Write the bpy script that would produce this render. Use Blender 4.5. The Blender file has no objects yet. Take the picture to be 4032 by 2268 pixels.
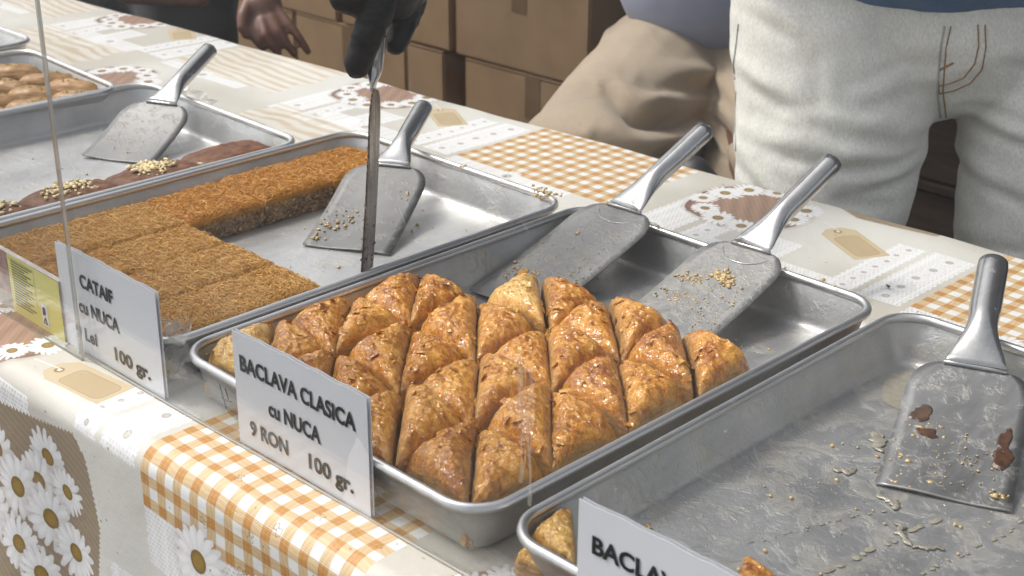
import bpy, bmesh, math, random
import numpy as np
from mathutils import Vector, Matrix
R = math.radians
random.seed(7); rng = np.random.default_rng(7)
sc = bpy.context.scene
COL = sc.collection

# ------------------------------------------------------------------ camera, sky, sun, exposure
cam_d = bpy.data.cameras.new('camera'); cam = bpy.data.objects.new('camera', cam_d); COL.objects.link(cam)
cam_d.sensor_width = 36; cam_d.lens = 51.05; cam_d.clip_start = 0.02; cam_d.clip_end = 400
_r = Vector((0.7046, 0.7096, 0.0049)); _u = Vector((-0.2863, 0.2779, 0.917)); _f = Vector((-0.6493, 0.6475, -0.3989))
_m = Matrix((_r, _u, -_f)).transposed().to_4x4(); _m.translation = Vector((1.0638, -0.6245, 0.6316))
cam.matrix_world = _m
cam_d.dof.use_dof = True; cam_d.dof.focus_distance = 1.38; cam_d.dof.aperture_fstop = 13
sc.camera = cam

SUN_EL, SUN_AZ = 56, 246        # degrees; azimuth of the sun seen from the stall, counted from +Y clockwise
w = bpy.data.worlds.new('World'); sc.world = w; w.use_nodes = True
nt = w.node_tree; nt.nodes.clear()
sky = nt.nodes.new('ShaderNodeTexSky'); sky.sky_type = 'NISHITA'; sky.sun_disc = False
sky.sun_elevation = R(SUN_EL); sky.sun_rotation = R(SUN_AZ); sky.air_density = 1.0; sky.dust_density = 4.0; sky.ozone_density = 1.0
bg = nt.nodes.new('ShaderNodeBackground'); bg.inputs['Strength'].default_value = 0.15
wo = nt.nodes.new('ShaderNodeOutputWorld')
hs = nt.nodes.new('ShaderNodeHueSaturation'); hs.inputs['Saturation'].default_value = .26   # pale, hazy overcast sky
nt.links.new(sky.outputs[0], hs.inputs['Color']); nt.links.new(hs.outputs[0], bg.inputs[0]); nt.links.new(bg.outputs[0], wo.inputs[0])
sun_d = bpy.data.lights.new('sun', 'SUN'); sun = bpy.data.objects.new('sun', sun_d); COL.objects.link(sun)
sun_d.energy = 1.25; sun_d.angle = R(12); sun_d.color = (1.0, 0.95, 0.88)
sd = Vector((math.sin(R(SUN_AZ))*math.cos(R(SUN_EL)), math.cos(R(SUN_AZ))*math.cos(R(SUN_EL)), math.sin(R(SUN_EL))))
sun.rotation_euler = sd.to_track_quat('Z', 'Y').to_euler()
sc.view_settings.view_transform = 'Standard'; sc.view_settings.look = 'None'
sc.view_settings.exposure = 0.55; sc.view_settings.gamma = 1.0; sc.view_settings.use_curve_mapping = False

# ------------------------------------------------------------------ helpers
def mesh(name, V, F, m=None, parent=None, smooth=False):
    me = bpy.data.meshes.new(name)
    V = np.asarray(V, dtype=np.float32)
    if isinstance(F, np.ndarray):
        n, k = F.shape
        me.vertices.add(len(V)); me.vertices.foreach_set('co', V.ravel())
        me.loops.add(n*k); me.loops.foreach_set('vertex_index', F.astype(np.int32).ravel())
        me.polygons.add(n); me.polygons.foreach_set('loop_start', np.arange(0, n*k, k, dtype=np.int32))
        me.update(calc_edges=True); me.validate()
    else:
        me.from_pydata(V.tolist(), [], F)
    if smooth: me.polygons.foreach_set('use_smooth', [True]*len(me.polygons))
    if m: me.materials.append(m)
    me.update()
    o = bpy.data.objects.new(name, me); COL.objects.link(o)
    if parent: o.parent = parent
    return o
def tag(o, label=None, cat=None, group=None, kind=None):
    if label: o['label'] = label
    if cat: o['category'] = cat
    if group: o['group'] = group
    if kind: o['kind'] = kind
    return o
def thing(name, loc, label, cat, group=None, rz=0):
    o = bpy.data.objects.new(name, None); COL.objects.link(o); o.location = loc; o.rotation_euler = (0, 0, rz)
    o.empty_display_size = .05
    return tag(o, label, cat, group)
def box_vf(x0, x1, y0, y1, z0, z1):
    V = [(x0,y0,z0),(x1,y0,z0),(x1,y1,z0),(x0,y1,z0),(x0,y0,z1),(x1,y0,z1),(x1,y1,z1),(x0,y1,z1)]
    F = [(0,3,2,1),(4,5,6,7),(0,1,5,4),(1,2,6,5),(2,3,7,6),(3,0,4,7)]
    return V, F
def box(name, x0, x1, y0, y1, z0, z1, m, parent=None, bev=0):
    V, F = box_vf(x0, x1, y0, y1, z0, z1); o = mesh(name, V, F, m, parent)
    if bev:
        bm = bmesh.new(); bm.from_mesh(o.data)
        bmesh.ops.bevel(bm, geom=bm.edges[:], offset=bev, segments=2, affect='EDGES'); bm.to_mesh(o.data); bm.free()
    return o
def joinvf(L):
    V, F, n = [], [], 0
    for v, f in L:
        V += [tuple(p) for p in v]; F += [tuple(i+n for i in q) for q in f]; n += len(v)
    return V, F
def tube_vf(P, rad, n=8, cap=True):
    P = [Vector(p) for p in P]; V, F = [], []
    if not hasattr(rad, '__len__'): rad = [rad]*len(P)
    up = Vector((0, 0, 1))
    for i, p in enumerate(P):
        d = (P[min(i+1, len(P)-1)] - P[max(i-1, 0)]).normalized()
        a = d.cross(up)
        if a.length < .05: a = d.cross(Vector((1, 0, 0)))
        a.normalize(); b = d.cross(a)
        for k in range(n):
            t = 2*math.pi*k/n; V.append(p + (a*math.cos(t)+b*math.sin(t))*rad[i])
    for i in range(len(P)-1):
        for k in range(n):
            F.append((i*n+k, i*n+(k+1) % n, (i+1)*n+(k+1) % n, (i+1)*n+k))
    if cap: F.append(tuple(range(n))[::-1]); F.append(tuple((len(P)-1)*n+k for k in range(n)))
    return V, F

# value noise in numpy
def _h(ix, iy, iz, s):
    n = (ix*374761393 + iy*668265263 + iz*2147483647 + s*1274126177).astype(np.int64)
    n = (n ^ (n >> 13)) * 1274126177; n = n & 0x7fffffff
    return ((n ^ (n >> 16)) & 0xffff)/65535.0
def vnoise(x, y, z=None, s=0):
    x = np.asarray(x, float); y = np.asarray(y, float); z = np.zeros_like(x) if z is None else np.asarray(z, float)
    ix, iy, iz = np.floor(x).astype(np.int64), np.floor(y).astype(np.int64), np.floor(z).astype(np.int64)
    fx, fy, fz = x-ix, y-iy, z-iz
    fx, fy, fz = fx*fx*(3-2*fx), fy*fy*(3-2*fy), fz*fz*(3-2*fz)
    r = 0
    for a in (0, 1):
        for b in (0, 1):
            for c in (0, 1):
                r = r + _h(ix+a, iy+b, iz+c, s)*(fx if a else 1-fx)*(fy if b else 1-fy)*(fz if c else 1-fz)
    return r*2-1
def fbm(x, y, z=None, s=0, o=3):
    r, a = 0, 1.0
    for k in range(o):
        r = r + a*vnoise(x*2**k, y*2**k, None if z is None else z*2**k, s+k*17); a *= .5
    return r
def sstep(a, b, x):
    t = np.clip((x-a)/(b-a), 0, 1); return t*t*(3-2*t)

# ------------------------------------------------------------------ materials
def newmat(name):
    m = bpy.data.materials.new(name); m.use_nodes = True; nt = m.node_tree
    b = nt.nodes['Principled BSDF']; return m, nt, b
def N(nt, t, **k):
    n = nt.nodes.new(t)
    for a, v in k.items():
        if a in n.inputs: n.inputs[a].default_value = v
        else: setattr(n, a, v)
    return n
def noise(nt, co, scale, detail=4, rough=.55, dist=0, sc3=None):
    n = N(nt, 'ShaderNodeTexNoise'); n.inputs['Scale'].default_value = scale; n.inputs['Detail'].default_value = detail
    n.inputs['Roughness'].default_value = rough; n.inputs['Distortion'].default_value = dist
    if sc3:
        mp = N(nt, 'ShaderNodeMapping'); mp.inputs['Scale'].default_value = sc3; nt.links.new(co, mp.inputs[0]); co = mp.outputs[0]
    nt.links.new(co, n.inputs['Vector']); return n.outputs['Fac']
def ramp(nt, fac, stops):
    r = N(nt, 'ShaderNodeValToRGB'); e = r.color_ramp.elements
    while len(e) < len(stops): e.new(.5)
    for q, (p, c) in zip(e, stops): q.position = p; q.color = (*c, 1) if len(c) == 3 else c
    nt.links.new(fac, r.inputs[0]); return r.outputs[0]
def rng_map(nt, v, a, b, c=0, d=1):
    m = N(nt, 'ShaderNodeMapRange'); nt.links.new(v, m.inputs[0])
    for i, q in enumerate((a, b, c, d)): m.inputs[i+1].default_value = q
    return m.outputs[0]
def mixc(nt, f, a, b, mode='MIX'):
    m = N(nt, 'ShaderNodeMix', data_type='RGBA', blend_type=mode)
    if isinstance(f, (int, float)): m.inputs[0].default_value = f
    else: nt.links.new(f, m.inputs[0])
    for q, i in ((a, 6), (b, 7)):
        if isinstance(q, (tuple, list)): m.inputs[i].default_value = (*q, 1) if len(q) == 3 else q
        else: nt.links.new(q, m.inputs[i])
    return m.outputs[2]
def mth(nt, op, a, b=None):
    m = N(nt, 'ShaderNodeMath', operation=op)
    for i, q in enumerate((a, b)):
        if q is None: continue
        if isinstance(q, (int, float)): m.inputs[i].default_value = q
        else: nt.links.new(q, m.inputs[i])
    return m.outputs[0]
def bump(nt, b, h, strength=.3, dist=.001, prev=None):
    n = N(nt, 'ShaderNodeBump'); n.inputs['Strength'].default_value = strength; n.inputs['Distance'].default_value = dist
    nt.links.new(h, n.inputs['Height'])
    if prev: nt.links.new(prev, n.inputs['Normal'])
    nt.links.new(n.outputs[0], b.inputs['Normal']); return n.outputs[0]
def obco(nt): return N(nt, 'ShaderNodeTexCoord').outputs['Object']
def simple(name, col, rough=.6, metal=0, nscale=40, var=.15, bmp=.2, bd=.0006, coat=0, sc3=None):
    m, nt, b = newmat(name); co = obco(nt)
    n = noise(nt, co, nscale, 5, sc3=sc3)
    lo = tuple(c*(1-var) for c in col); hi = tuple(min(1, c*(1+var)) for c in col)
    nt.links.new(ramp(nt, n, [(.3, lo), (.7, hi)]), b.inputs['Base Color'])
    b.inputs['Roughness'].default_value = rough; b.inputs['Metallic'].default_value = metal
    b.inputs['Coat Weight'].default_value = coat; b.inputs['Coat Roughness'].default_value = .1
    if bmp: bump(nt, b, n, bmp, bd)
    return m

def mat_tray(name, seed, syrup=.5, tone=1.0):
    m, nt, b = newmat(name); co0 = obco(nt)
    mp = N(nt, 'ShaderNodeMapping'); mp.inputs['Location'].default_value = (seed*3.7, seed*1.3, seed*.9); nt.links.new(co0, mp.inputs[0]); co = mp.outputs[0]
    cloud = noise(nt, co, 9, 5)
    streak = noise(nt, co, 60, 6, .65, sc3=(1, .12, 1))
    base = ramp(nt, cloud, [(.3, tuple(.44*tone*c for c in (1, .995, .975))), (.7, tuple(.70*tone*c for c in (1, .995, .98)))])
    base = mixc(nt, rng_map(nt, streak, .35, .75, 0, .35), base, (.40*tone, .40*tone, .40*tone))
    # dried syrup film
    s1 = noise(nt, co, 26, 8, .68, .8); s2 = noise(nt, co, 95, 4, .6, .3)
    mask = mth(nt, 'MULTIPLY', rng_map(nt, s1, .56-.1*syrup, .64-.1*syrup), rng_map(nt, s2, .35, .6, .35, 1))
    sp = noise(nt, co, 230, 2); spots = rng_map(nt, sp, .70-.03*syrup, .74-.03*syrup)
    mk = mth(nt, 'MAXIMUM', mask, mth(nt, 'MULTIPLY', spots, .9))
    col = mixc(nt, mth(nt, 'MULTIPLY', mk, .30), base, (.48, .41, .28))
    nt.links.new(col, b.inputs['Base Color'])
    nt.links.new(mth(nt, 'SUBTRACT', .80, mth(nt, 'MULTIPLY', mk, .35)), b.inputs['Metallic'])
    r = mth(nt, 'ADD', rng_map(nt, streak, .3, .7, .36, .50), mth(nt, 'MULTIPLY', mk, -.08)); nt.links.new(r, b.inputs['Roughness'])
    rough2 = noise(nt, co, 160, 5, .7, .5)
    h = mth(nt, 'ADD', mth(nt, 'MULTIPLY', rough2, .7), mth(nt, 'MULTIPLY', mk, .5))
    p = bump(nt, b, h, .6, .0012); bump(nt, b, streak, .15, .0005, p)
    return m
def mat_steel(name, seed, dirt=.4, rough=.27, col=.58):
    m, nt, b = newmat(name); co0 = obco(nt)
    mp = N(nt, 'ShaderNodeMapping'); mp.inputs['Location'].default_value = (seed*2.1, seed*1.9, seed*.7); nt.links.new(co0, mp.inputs[0]); co = mp.outputs[0]
    br = noise(nt, co, 90, 6, .7, sc3=(1, .06, 1)); film = noise(nt, co, 60, 8, .7, .6); fine = noise(nt, co, 260, 3, .6, .4)
    base = ramp(nt, br, [(.25, (col*.82, col*.81, col*.80)), (.75, (col*1.1, col*1.09, col*1.08))])
    mk = mth(nt, 'MULTIPLY', rng_map(nt, film, .62-.25*dirt, .72-.2*dirt), rng_map(nt, fine, .35, .6, .3, 1))
    nt.links.new(mixc(nt, mth(nt, 'MULTIPLY', mk, .35), base, (.42, .38, .30)), b.inputs['Base Color'])
    nt.links.new(mth(nt, 'SUBTRACT', .86, mth(nt, 'MULTIPLY', mk, .4)), b.inputs['Metallic'])
    nt.links.new(mth(nt, 'ADD', rng_map(nt, br, .3, .7, rough, rough+.10), mth(nt, 'MULTIPLY', mk, .12)), b.inputs['Roughness'])
    p = bump(nt, b, mth(nt, 'MULTIPLY', mk, fine), .5*min(1, dirt*2), .0012); bump(nt, b, br, .06, .0003, p)
    return m
M = {}
M['handle'] = mat_steel('polished_handle_steel', 1, .02, .17, .46)
M['rim'] = mat_steel('rolled_rim_aluminium', 5, .12, .30, .70)
def mat_pastry(name, pale, mid, dark, gloss=1.0):
    m, nt, b = newmat(name); co = obco(nt)
    oi = N(nt, 'ShaderNodeObjectInfo').outputs['Random']
    ad = N(nt, 'ShaderNodeVectorMath', operation='ADD'); nt.links.new(co, ad.inputs[0]); nt.links.new(oi, ad.inputs[1]); co = ad.outputs[0]
    n1 = noise(nt, co, 32, 5, .6, 1.2); n2 = noise(nt, co, 150, 5, .65, 1.5, sc3=(1, 1, 1)); n3 = noise(nt, co, 75, 6, .7, 3.0)
    f = mth(nt, 'ADD', mth(nt, 'MULTIPLY', n1, .55), mth(nt, 'MULTIPLY', n3, .45))
    n5 = noise(nt, co, 150, 5, .7, 3.0); f = mth(nt, 'ADD', mth(nt, 'MULTIPLY', f, .84), mth(nt, 'MULTIPLY', n5, .16)); f = mth(nt, 'ADD', f, mth(nt, 'MULTIPLY', mth(nt, 'SUBTRACT', oi, .5), .08))
    top = ramp(nt, f, [(.40, dark), (.47, mid), (.54, pale), (.63, tuple(min(1, c*1.2+.06) for c in pale))])
    at = N(nt, 'ShaderNodeAttribute'); at.attribute_name = 'side'
    lay = noise(nt, co, 60, 6, .75, 1.0, sc3=(1, 1, 7))
    side = ramp(nt, lay, [(.3, (.24, .13, .05)), (.5, (.52, .31, .12)), (.7, (.74, .52, .26))])
    nt.links.new(mixc(nt, at.outputs['Fac'], top, side), b.inputs['Base Color'])
    b.inputs['Roughness'].default_value = .5; b.inputs['IOR'].default_value = 1.3
    cw = mth(nt, 'MULTIPLY', rng_map(nt, at.outputs['Fac'], 0, 1, 1, .35), gloss); nt.links.new(cw, b.inputs['Coat Weight'])
    b.inputs['Coat Roughness'].default_value = .09; b.inputs['Coat IOR'].default_value = 1.56
    b.inputs['Subsurface Weight'].default_value = .18; b.inputs['Subsurface Radius'].default_value = (.006, .003, .001); b.inputs['Subsurface Scale'].default_value = .6
    wr = N(nt, 'ShaderNodeTexVoronoi'); wr.feature = 'DISTANCE_TO_EDGE'; wr.inputs['Scale'].default_value = 130
    wv = N(nt, 'ShaderNodeVectorMath', operation='ADD'); nv = N(nt, 'ShaderNodeTexNoise'); nv.inputs['Scale'].default_value = 60
    nt.links.new(co, nv.inputs['Vector']); sc_ = N(nt, 'ShaderNodeVectorMath', operation='SCALE'); sc_.inputs['Scale'].default_value = .035
    nt.links.new(nv.outputs['Color'], sc_.inputs[0]); nt.links.new(co, wv.inputs[0]); nt.links.new(sc_.outputs[0], wv.inputs[1]); nt.links.new(wv.outputs[0], wr.inputs['Vector'])
    n4 = noise(nt, co, 210, 4, .6, 2.2); rdg = mth(nt, 'SUBTRACT', 1.0, mth(nt, 'MULTIPLY', mth(nt, 'ABSOLUTE', mth(nt, 'SUBTRACT', n4, .5)), 7.0)); pc = bump(nt, b, n3, .45, .0030); pc = bump(nt, b, n4, .45, .0030, pc); p = bump(nt, b, rdg, .22, .0008, pc); p = bump(nt, b, mixf(nt, at.outputs['Fac'], n2, lay), .6, .0016, p)
    g1 = noise(nt, co, 80, 1.2, .4, 1.6); g2 = noise(nt, co, 240, 0, .5, .6)
    cn_ = N(nt, 'ShaderNodeBump'); cn_.inputs['Strength'].default_value = 1; cn_.inputs['Distance'].default_value = .0050; nt.links.new(mth(nt, 'ADD', g1, mth(nt, 'MULTIPLY', g2, .22)), cn_.inputs['Height']); nt.links.new(cn_.outputs[0], b.inputs['Coat Normal'])
    return m
def mixf(nt, f, a, b):
    m = N(nt, 'ShaderNodeMix', data_type='FLOAT'); nt.links.new(f, m.inputs[0]); nt.links.new(a, m.inputs[2]); nt.links.new(b, m.inputs[3]); return m.outputs[0]
M['baklava'] = mat_pastry('glazed_filo', (.77, .365, .056), (.58, .225, .018), (.35, .105, .007))
M['baklava_pale'] = mat_pastry('pale_glazed_filo', (.90, .56, .17), (.78, .42, .09), (.52, .22, .04))
def mat_thread(name, a, b_, c):
    m, nt, b = newmat(name); co = obco(nt)
    at = N(nt, 'ShaderNodeAttribute'); at.attribute_name = 'tone'
    n = noise(nt, co, 30, 4)
    f = mth(nt, 'ADD', mth(nt, 'MULTIPLY', at.outputs['Fac'], .6), mth(nt, 'MULTIPLY', n, .4))
    nt.links.new(ramp(nt, f, [(.2, a), (.5, b_), (.8, c)]), b.inputs['Base Color'])
    b.inputs['Roughness'].default_value = .42; b.inputs['Coat Weight'].default_value = .12; b.inputs['Coat Roughness'].default_value = .25
    b.inputs['Subsurface Weight'].default_value = .15; b.inputs['Subsurface Radius'].default_value = (.004, .002, .001)
    return m
M['kataif'] = mat_thread('shredded_pastry', (.54, .27, .055), (.68, .385, .095), (.78, .50, .17))
M['kataif_dark'] = mat_thread('toasted_shredded_pastry', (.50, .20, .022), (.66, .31, .045), (.76, .42, .09))
M['nut'] = simple('walnut_filling', (.30, .185, .10), .6, nscale=260, var=.6, bmp=1, bd=.003)
M['cake'] = simple('brown_syrup_cake', (.15, .055, .020), .65, nscale=70, var=.5, bmp=.8, bd=.0025, coat=0)
M['crumble'] = simple('nut_crumble', (.82, .64, .36), .6, nscale=120, var=.3, bmp=.5, bd=.001)
M['roll'] = simple('syrup_roll', (.38, .20, .065), .55, nscale=110, var=.6, bmp=1, bd=.003, coat=.12, sc3=(.12, 1, 1))
M['pist'] = simple('pistachio_dust', (.30, .30, .08), .7, nscale=120, var=.4)
M['residue'] = simple('pastry_residue', (.60, .43, .20), .3, nscale=140, var=.35, bmp=.6, bd=.001, coat=.6)
M['burnt'] = simple('dark_caramel_residue', (.075, .032, .014), .35, nscale=140, var=.5, bmp=.8, bd=.001, coat=.6)
M['paper'] = simple('sign_paper', (.80, .80, .83), .55, nscale=14, var=.02, bmp=.05)
M['ink'] = simple('black_print', (.018, .018, .02), .5, bmp=0)
M['filler_box'] = simple('dark_filler_brown', (.060, .034, .020), .7, nscale=9, var=.3, sc3=(1, 1, 6))  # dark brown stands in for the shade behind the jeans
M['card'] = simple('corrugated_cardboard', (.29, .18, .090), .75, nscale=7, var=.14, bmp=.05)
M['tape'] = simple('brown_parcel_tape', (.17, .10, .045), .3, nscale=12, var=.15, bmp=.05)
M['dark'] = simple('dark_plastic', (.03, .03, .035), .5)
M['wood'] = simple('trestle_wood', (.30, .20, .12), .6, nscale=20, var=.3, sc3=(1, .1, 1))
M['skin'] = simple('skin', (.165, .075, .05), .5, nscale=60, var=.12, bmp=.25, bd=.001)
M['skin'].node_tree.nodes['Principled BSDF'].inputs['Subsurface Weight'].default_value = .1
M['hair'] = simple('dark_hair', (.03, .02, .015), .5, nscale=120, var=.4)
M['glove'] = simple('black_nitrile', (.009, .009, .010), .55, nscale=190, var=.3, bmp=.5, bd=.0012)
M['glove'].node_tree.nodes['Principled BSDF'].inputs['Specular IOR Level'].default_value = .22
def mat_cloth(name, col, var=.1, weave=900, rough=.85, dist=.0006, big=6, grain=0):
    m, nt, b = newmat(name); co = obco(nt)
    n = noise(nt, co, big, 3, .5); g = noise(nt, co, 90, 4, .7)
    f = mth(nt, 'ADD', mth(nt, 'MULTIPLY', n, .75), mth(nt, 'MULTIPLY', g, .25))
    nt.links.new(ramp(nt, f, [(.35, tuple(c*(1-var) for c in col)), (.65, tuple(min(1, c*(1+var)) for c in col))]), b.inputs['Base Color'])
    wv = N(nt, 'ShaderNodeTexWave', wave_type='BANDS', bands_direction='DIAGONAL'); wv.inputs['Scale'].default_value = weave; wv.inputs['Distortion'].default_value = 3; wv.inputs['Detail'].default_value = 2
    nt.links.new(co, wv.inputs['Vector'])
    if grain:
        gr = noise(nt, co, 420, 2, .6, .3, sc3=(1, 1, .45)); lk = b.inputs['Base Color'].links[0].from_socket
        nt.links.new(mixc(nt, rng_map(nt, gr, .35, .65, 0, grain), lk, tuple(c*.62 for c in col)), b.inputs['Base Color'])
    b.inputs['Roughness'].default_value = rough; b.inputs['Sheen Weight'].default_value = .15
    p = bump(nt, b, wv.outputs['Fac'], .25, dist); bump(nt, b, n, .4, .01, p)
    return m
M['denim'] = mat_cloth('bleached_denim', (.80, .785, .72), .09, 200, big=13, grain=.5)
M['khaki'] = mat_cloth('khaki_cotton', (.40, .315, .225), .12, 400, grain=.2)
M['bluetee'] = mat_cloth('blue_knit', (.065, .15, .29), .18, 300, big=20, grain=.6)
M['greytee'] = mat_cloth('grey_blue_jersey', (.27, .30, .40), .08, 400)
M['darkcloth'] = mat_cloth('charcoal_cotton', (.035, .035, .038), .2, 400)
M['brownfab'] = mat_cloth('maroon_fabric', (.07, .035, .03), .3, 300)
M['ground'] = simple('asphalt', (.05, .05, .05), .85, nscale=30, var=.3, bmp=.3, bd=.004)
M['thread'] = simple('tan_stitching', (.30, .17, .07), .7, nscale=300, var=.3, bmp=0)
M['seam'] = simple('denim_seam', (.40, .40, .39), .8, nscale=200, var=.15, bmp=0)

# ------------------------------------------------------------------ ground, table and its printed oilcloth
g = mesh('ground', [(-60,-60,-.77),(60,-60,-.77),(60,60,-.77),(-60,60,-.77)], [(0,1,2,3)], M['ground']); tag(g, kind='structure')

X0, X1, V0, V1, PX = -1.95, 1.05, -.52, .96, .0006
def yf(x): return -.071+.063*(x-.052)
def yb(x): return .875+.045*x
def paint_cloth():
    W_, H_ = int((X1-X0)/PX), int((V1-V0)/PX)
    xs = (X0+(np.arange(W_)+.5)*PX).astype(np.float32); vs = (V0+(np.arange(H_)+.5)*PX).astype(np.float32)
    Xg, Vg = np.meshgrid(xs[::8], vs[::8])
    lo = fbm(Xg*5, Vg*5, s=3)
    lo = np.repeat(np.repeat(lo, 8, 0), 8, 1)
    lo = np.pad(lo, ((0, max(0, H_-lo.shape[0])), (0, max(0, W_-lo.shape[1]))), mode='edge')[:H_, :W_].astype(np.float32)
    weave = (.5+.5*np.sin(xs*2*np.pi/.0021))[None, :]*(.5+.5*np.sin(vs*2*np.pi/.0017))[:, None]
    t = (sstep(-.5, .6, lo)).astype(np.float32)
    I = np.empty((H_, W_, 3), np.float32)
    for k, (a, b) in enumerate(((.60, .72), (.565, .70), (.49, .64))): I[..., k] = (a+(b-a)*t)*(.95+.07*weave)
    r = np.random.default_rng(11)
    def win(cx, cv, rad):
        i0, i1 = int(max(0, (cx-rad-X0)/PX)), int(min(W_, (cx+rad-X0)/PX)+1)
        j0, j1 = int(max(0, (cv-rad-V0)/PX)), int(min(H_, (cv+rad-V0)/PX)+1)
        if i1 <= i0 or j1 <= j0: return None
        x, v = np.meshgrid(xs[i0:i1]-cx, vs[j0:j1]-cv); return (slice(j0, j1), slice(i0, i1)), x, v
    def over(sl, al, col):
        a = np.clip(al, 0, 1)[..., None]; c = np.asarray(col, np.float32)
        I[sl] = I[sl]*(1-a)+c*a
    def aa(d): return np.clip(.5-d/PX, 0, 1)          # signed distance to coverage
    def daisy(cx, cv, rad, white=.86, al=1.0, shadow=True, sq=1.0, cc=(.42, .27, .07)):
        q = win(cx, cv, rad*1.25)
        if not q: return
        sl, x, v = q; v = v/sq; rot = r.uniform(0, 6.28); rho = np.hypot(x, v); th = np.arctan2(v, x)+rot
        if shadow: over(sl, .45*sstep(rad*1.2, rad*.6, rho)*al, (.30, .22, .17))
        for layer, (npet, rr) in enumerate(((17, 1.0), (13, .86))):
            ph = th+layer*.13; k = np.round(ph/(2*np.pi/npet)); jl = 1-.16*np.abs(np.sin(k*12.9898+cx*70+layer*3))
            da = (ph-k*2*np.pi/npet+.10*np.sin(k*7.1))*rho; u = rho/(rad*rr*jl)
            wd = rad*.135*np.sqrt(np.clip(1-np.clip((u-.62)/.38, -1, 1)**2, 0, 1))*(.55+.45*np.clip(u*1.6, 0, 1))
            cov = np.clip((wd-np.abs(da))/PX+.5, 0, 1)*(u < 1)
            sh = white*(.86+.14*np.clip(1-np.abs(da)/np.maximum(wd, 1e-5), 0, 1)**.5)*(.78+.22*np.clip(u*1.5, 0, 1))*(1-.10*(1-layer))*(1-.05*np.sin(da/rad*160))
            a = (cov*al)[..., None]; I[sl] = I[sl]*(1-a)+sh[..., None]*np.array([1, .985, .975], np.float32)*a
        d = rho-rad*.27; gr = .8+.3*np.sin(rho/rad*75)*np.sin(th*24)
        a = (aa(d)*al)[..., None]; I[sl] = I[sl]*(1-a)+(gr*(1-.35*sstep(.1, .27, rho/rad)))[..., None]*np.array(cc, np.float32)*a
    def gingham(x0, x1, v0, v1, wd=.0116):
        q = win((x0+x1)/2, (v0+v1)/2, max(x1-x0, v1-v0)/2+.004)
        if not q: return
        sl, x, v = q; x = x+(x0+x1)/2-x0; v = v+(v0+v1)/2-v0
        inn = (x > 0)*(x < x1-x0)*(v > 0)*(v < v1-v0)
        a = (np.floor(x/wd).astype(int)+1) % 2; b = (np.floor(v/wd).astype(int)+1) % 2
        gr = 1+.07*np.sin(v/.0007+2*np.sin(x*160))*b+.07*np.sin(x/.0008+2*np.sin(v*150))*a
        c = np.where((a+b)[..., None] == 2, (.56, .285, .085), np.where((a+b)[..., None] == 1, (.68, .50, .285), (.84, .835, .81)))*gr[..., None]
        edge = np.minimum(np.minimum(x % wd, wd-x % wd), np.minimum(v % wd, wd-v % wd)) < .0005
        c = np.where((edge & ((a+b) > 0))[..., None], c*.75+.18, c)
        w2 = (.96+.05*np.sin(x*2*np.pi/.0021)*np.sin(v*2*np.pi/.0017))[..., None]
        over(sl, inn.astype(np.float32), c*w2)
    def woodpatch(x0, x1, v0, v1):
        q = win((x0+x1)/2, (v0+v1)/2, max(x1-x0, v1-v0)/2+.004)
        if not q: return
        sl, x, v = q; hw, hh = (x1-x0)/2, (v1-v0)/2
        ed = np.maximum(np.abs(x)-hw+.008*np.sin(v*90), np.abs(v)-hh+.008*np.sin(x*70))
        st = np.sin(v*2*np.pi/.021+2.6*vnoise(x*16, v*34, s=8)+2.4*vnoise(x*9, v*12, s=2)); n_ = vnoise(x*40, v*120, s=4)
        t_ = sstep(-.5, .9, st*.8+n_*.5)[..., None]; c = np.array([.80, .76, .67])*(1-t_)+np.array([.60, .44, .27])*t_
        over(sl, sstep(.003, -.004, ed)*.62, c)
    def tagp(cx, cv, rot, L=.095, Wd=.046):
        q = win(cx, cv, L*.9)
        if not q: return
        sl, x, v = q; c, s = math.cos(rot), math.sin(rot); u = x*c+v*s; t_ = -x*s+v*c
        d = np.maximum(np.abs(u)-L/2, np.abs(t_)-Wd/2); d = np.maximum(d, (-u-L/2+np.abs(t_)-.010)*.7)
        over(sl, aa(d), (.60, .49, .315)); over(sl, aa(np.abs(d+.0008)-.0004)*.4, (.45, .34, .2))
        d2 = np.hypot(np.maximum(np.abs(u-.010)-L*.24, 0), np.maximum(np.abs(t_)-Wd*.17, 0))-.008
        over(sl, aa(d2), (.50, .385, .225)); over(sl, aa(np.abs(d2)-.0004), (.36, .25, .13))
        h = np.hypot(u+L/2-.011, t_); over(sl, aa(h-.0052), (.30, .19, .09)); over(sl, aa(h-.0022), (.80, .76, .68))
        st = np.abs(t_-.002-.05*(u+L/2-.011)**1)+0*u; over(sl, aa(st-.0007)*((u < -L/2+.013) & (u > -L/2-.028)), (.82, .78, .70))
    def lace(x0, x1, v0, v1, nd=2):
        cx, cv = (x0+x1)/2, (v0+v1)/2; q = win(cx, cv, max(x1-x0, v1-v0)/2+.004)
        if not q: return
        sl, x, v = q; hw, hh = (x1-x0)/2, (v1-v0)/2
        sc1 = hw-.0025*(1-np.abs(np.sin(v*np.pi/.012))); inn = (np.abs(x) < sc1)*(np.abs(v) < hh)
        p = .0052; hx = ((x+p*.5*(np.floor(v/(p*.87)) % 2)) % p)-p/2; hv = (v % (p*.87))-p*.435
        hole = np.hypot(hx*1.0, hv*1.25) < .0017+.0004*np.sin(x*400)
        bar = (np.abs(np.abs(x)-hw*.72) < .0014)
        al = np.where(bar, .95, np.where(hole, .18, .9))*inn
        over(sl, al, (.86, .865, .87))
        n = max(1, int((v1-v0)/(hw*1.1*nd)))
        for k in range(n): daisy(cx+r.uniform(-.2, .2)*hw*.5, v0+(k+.5)*(v1-v0)/n, min(hw*.62, .024), .88, .9, False, 1.0, (.66, .62, .54))
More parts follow.
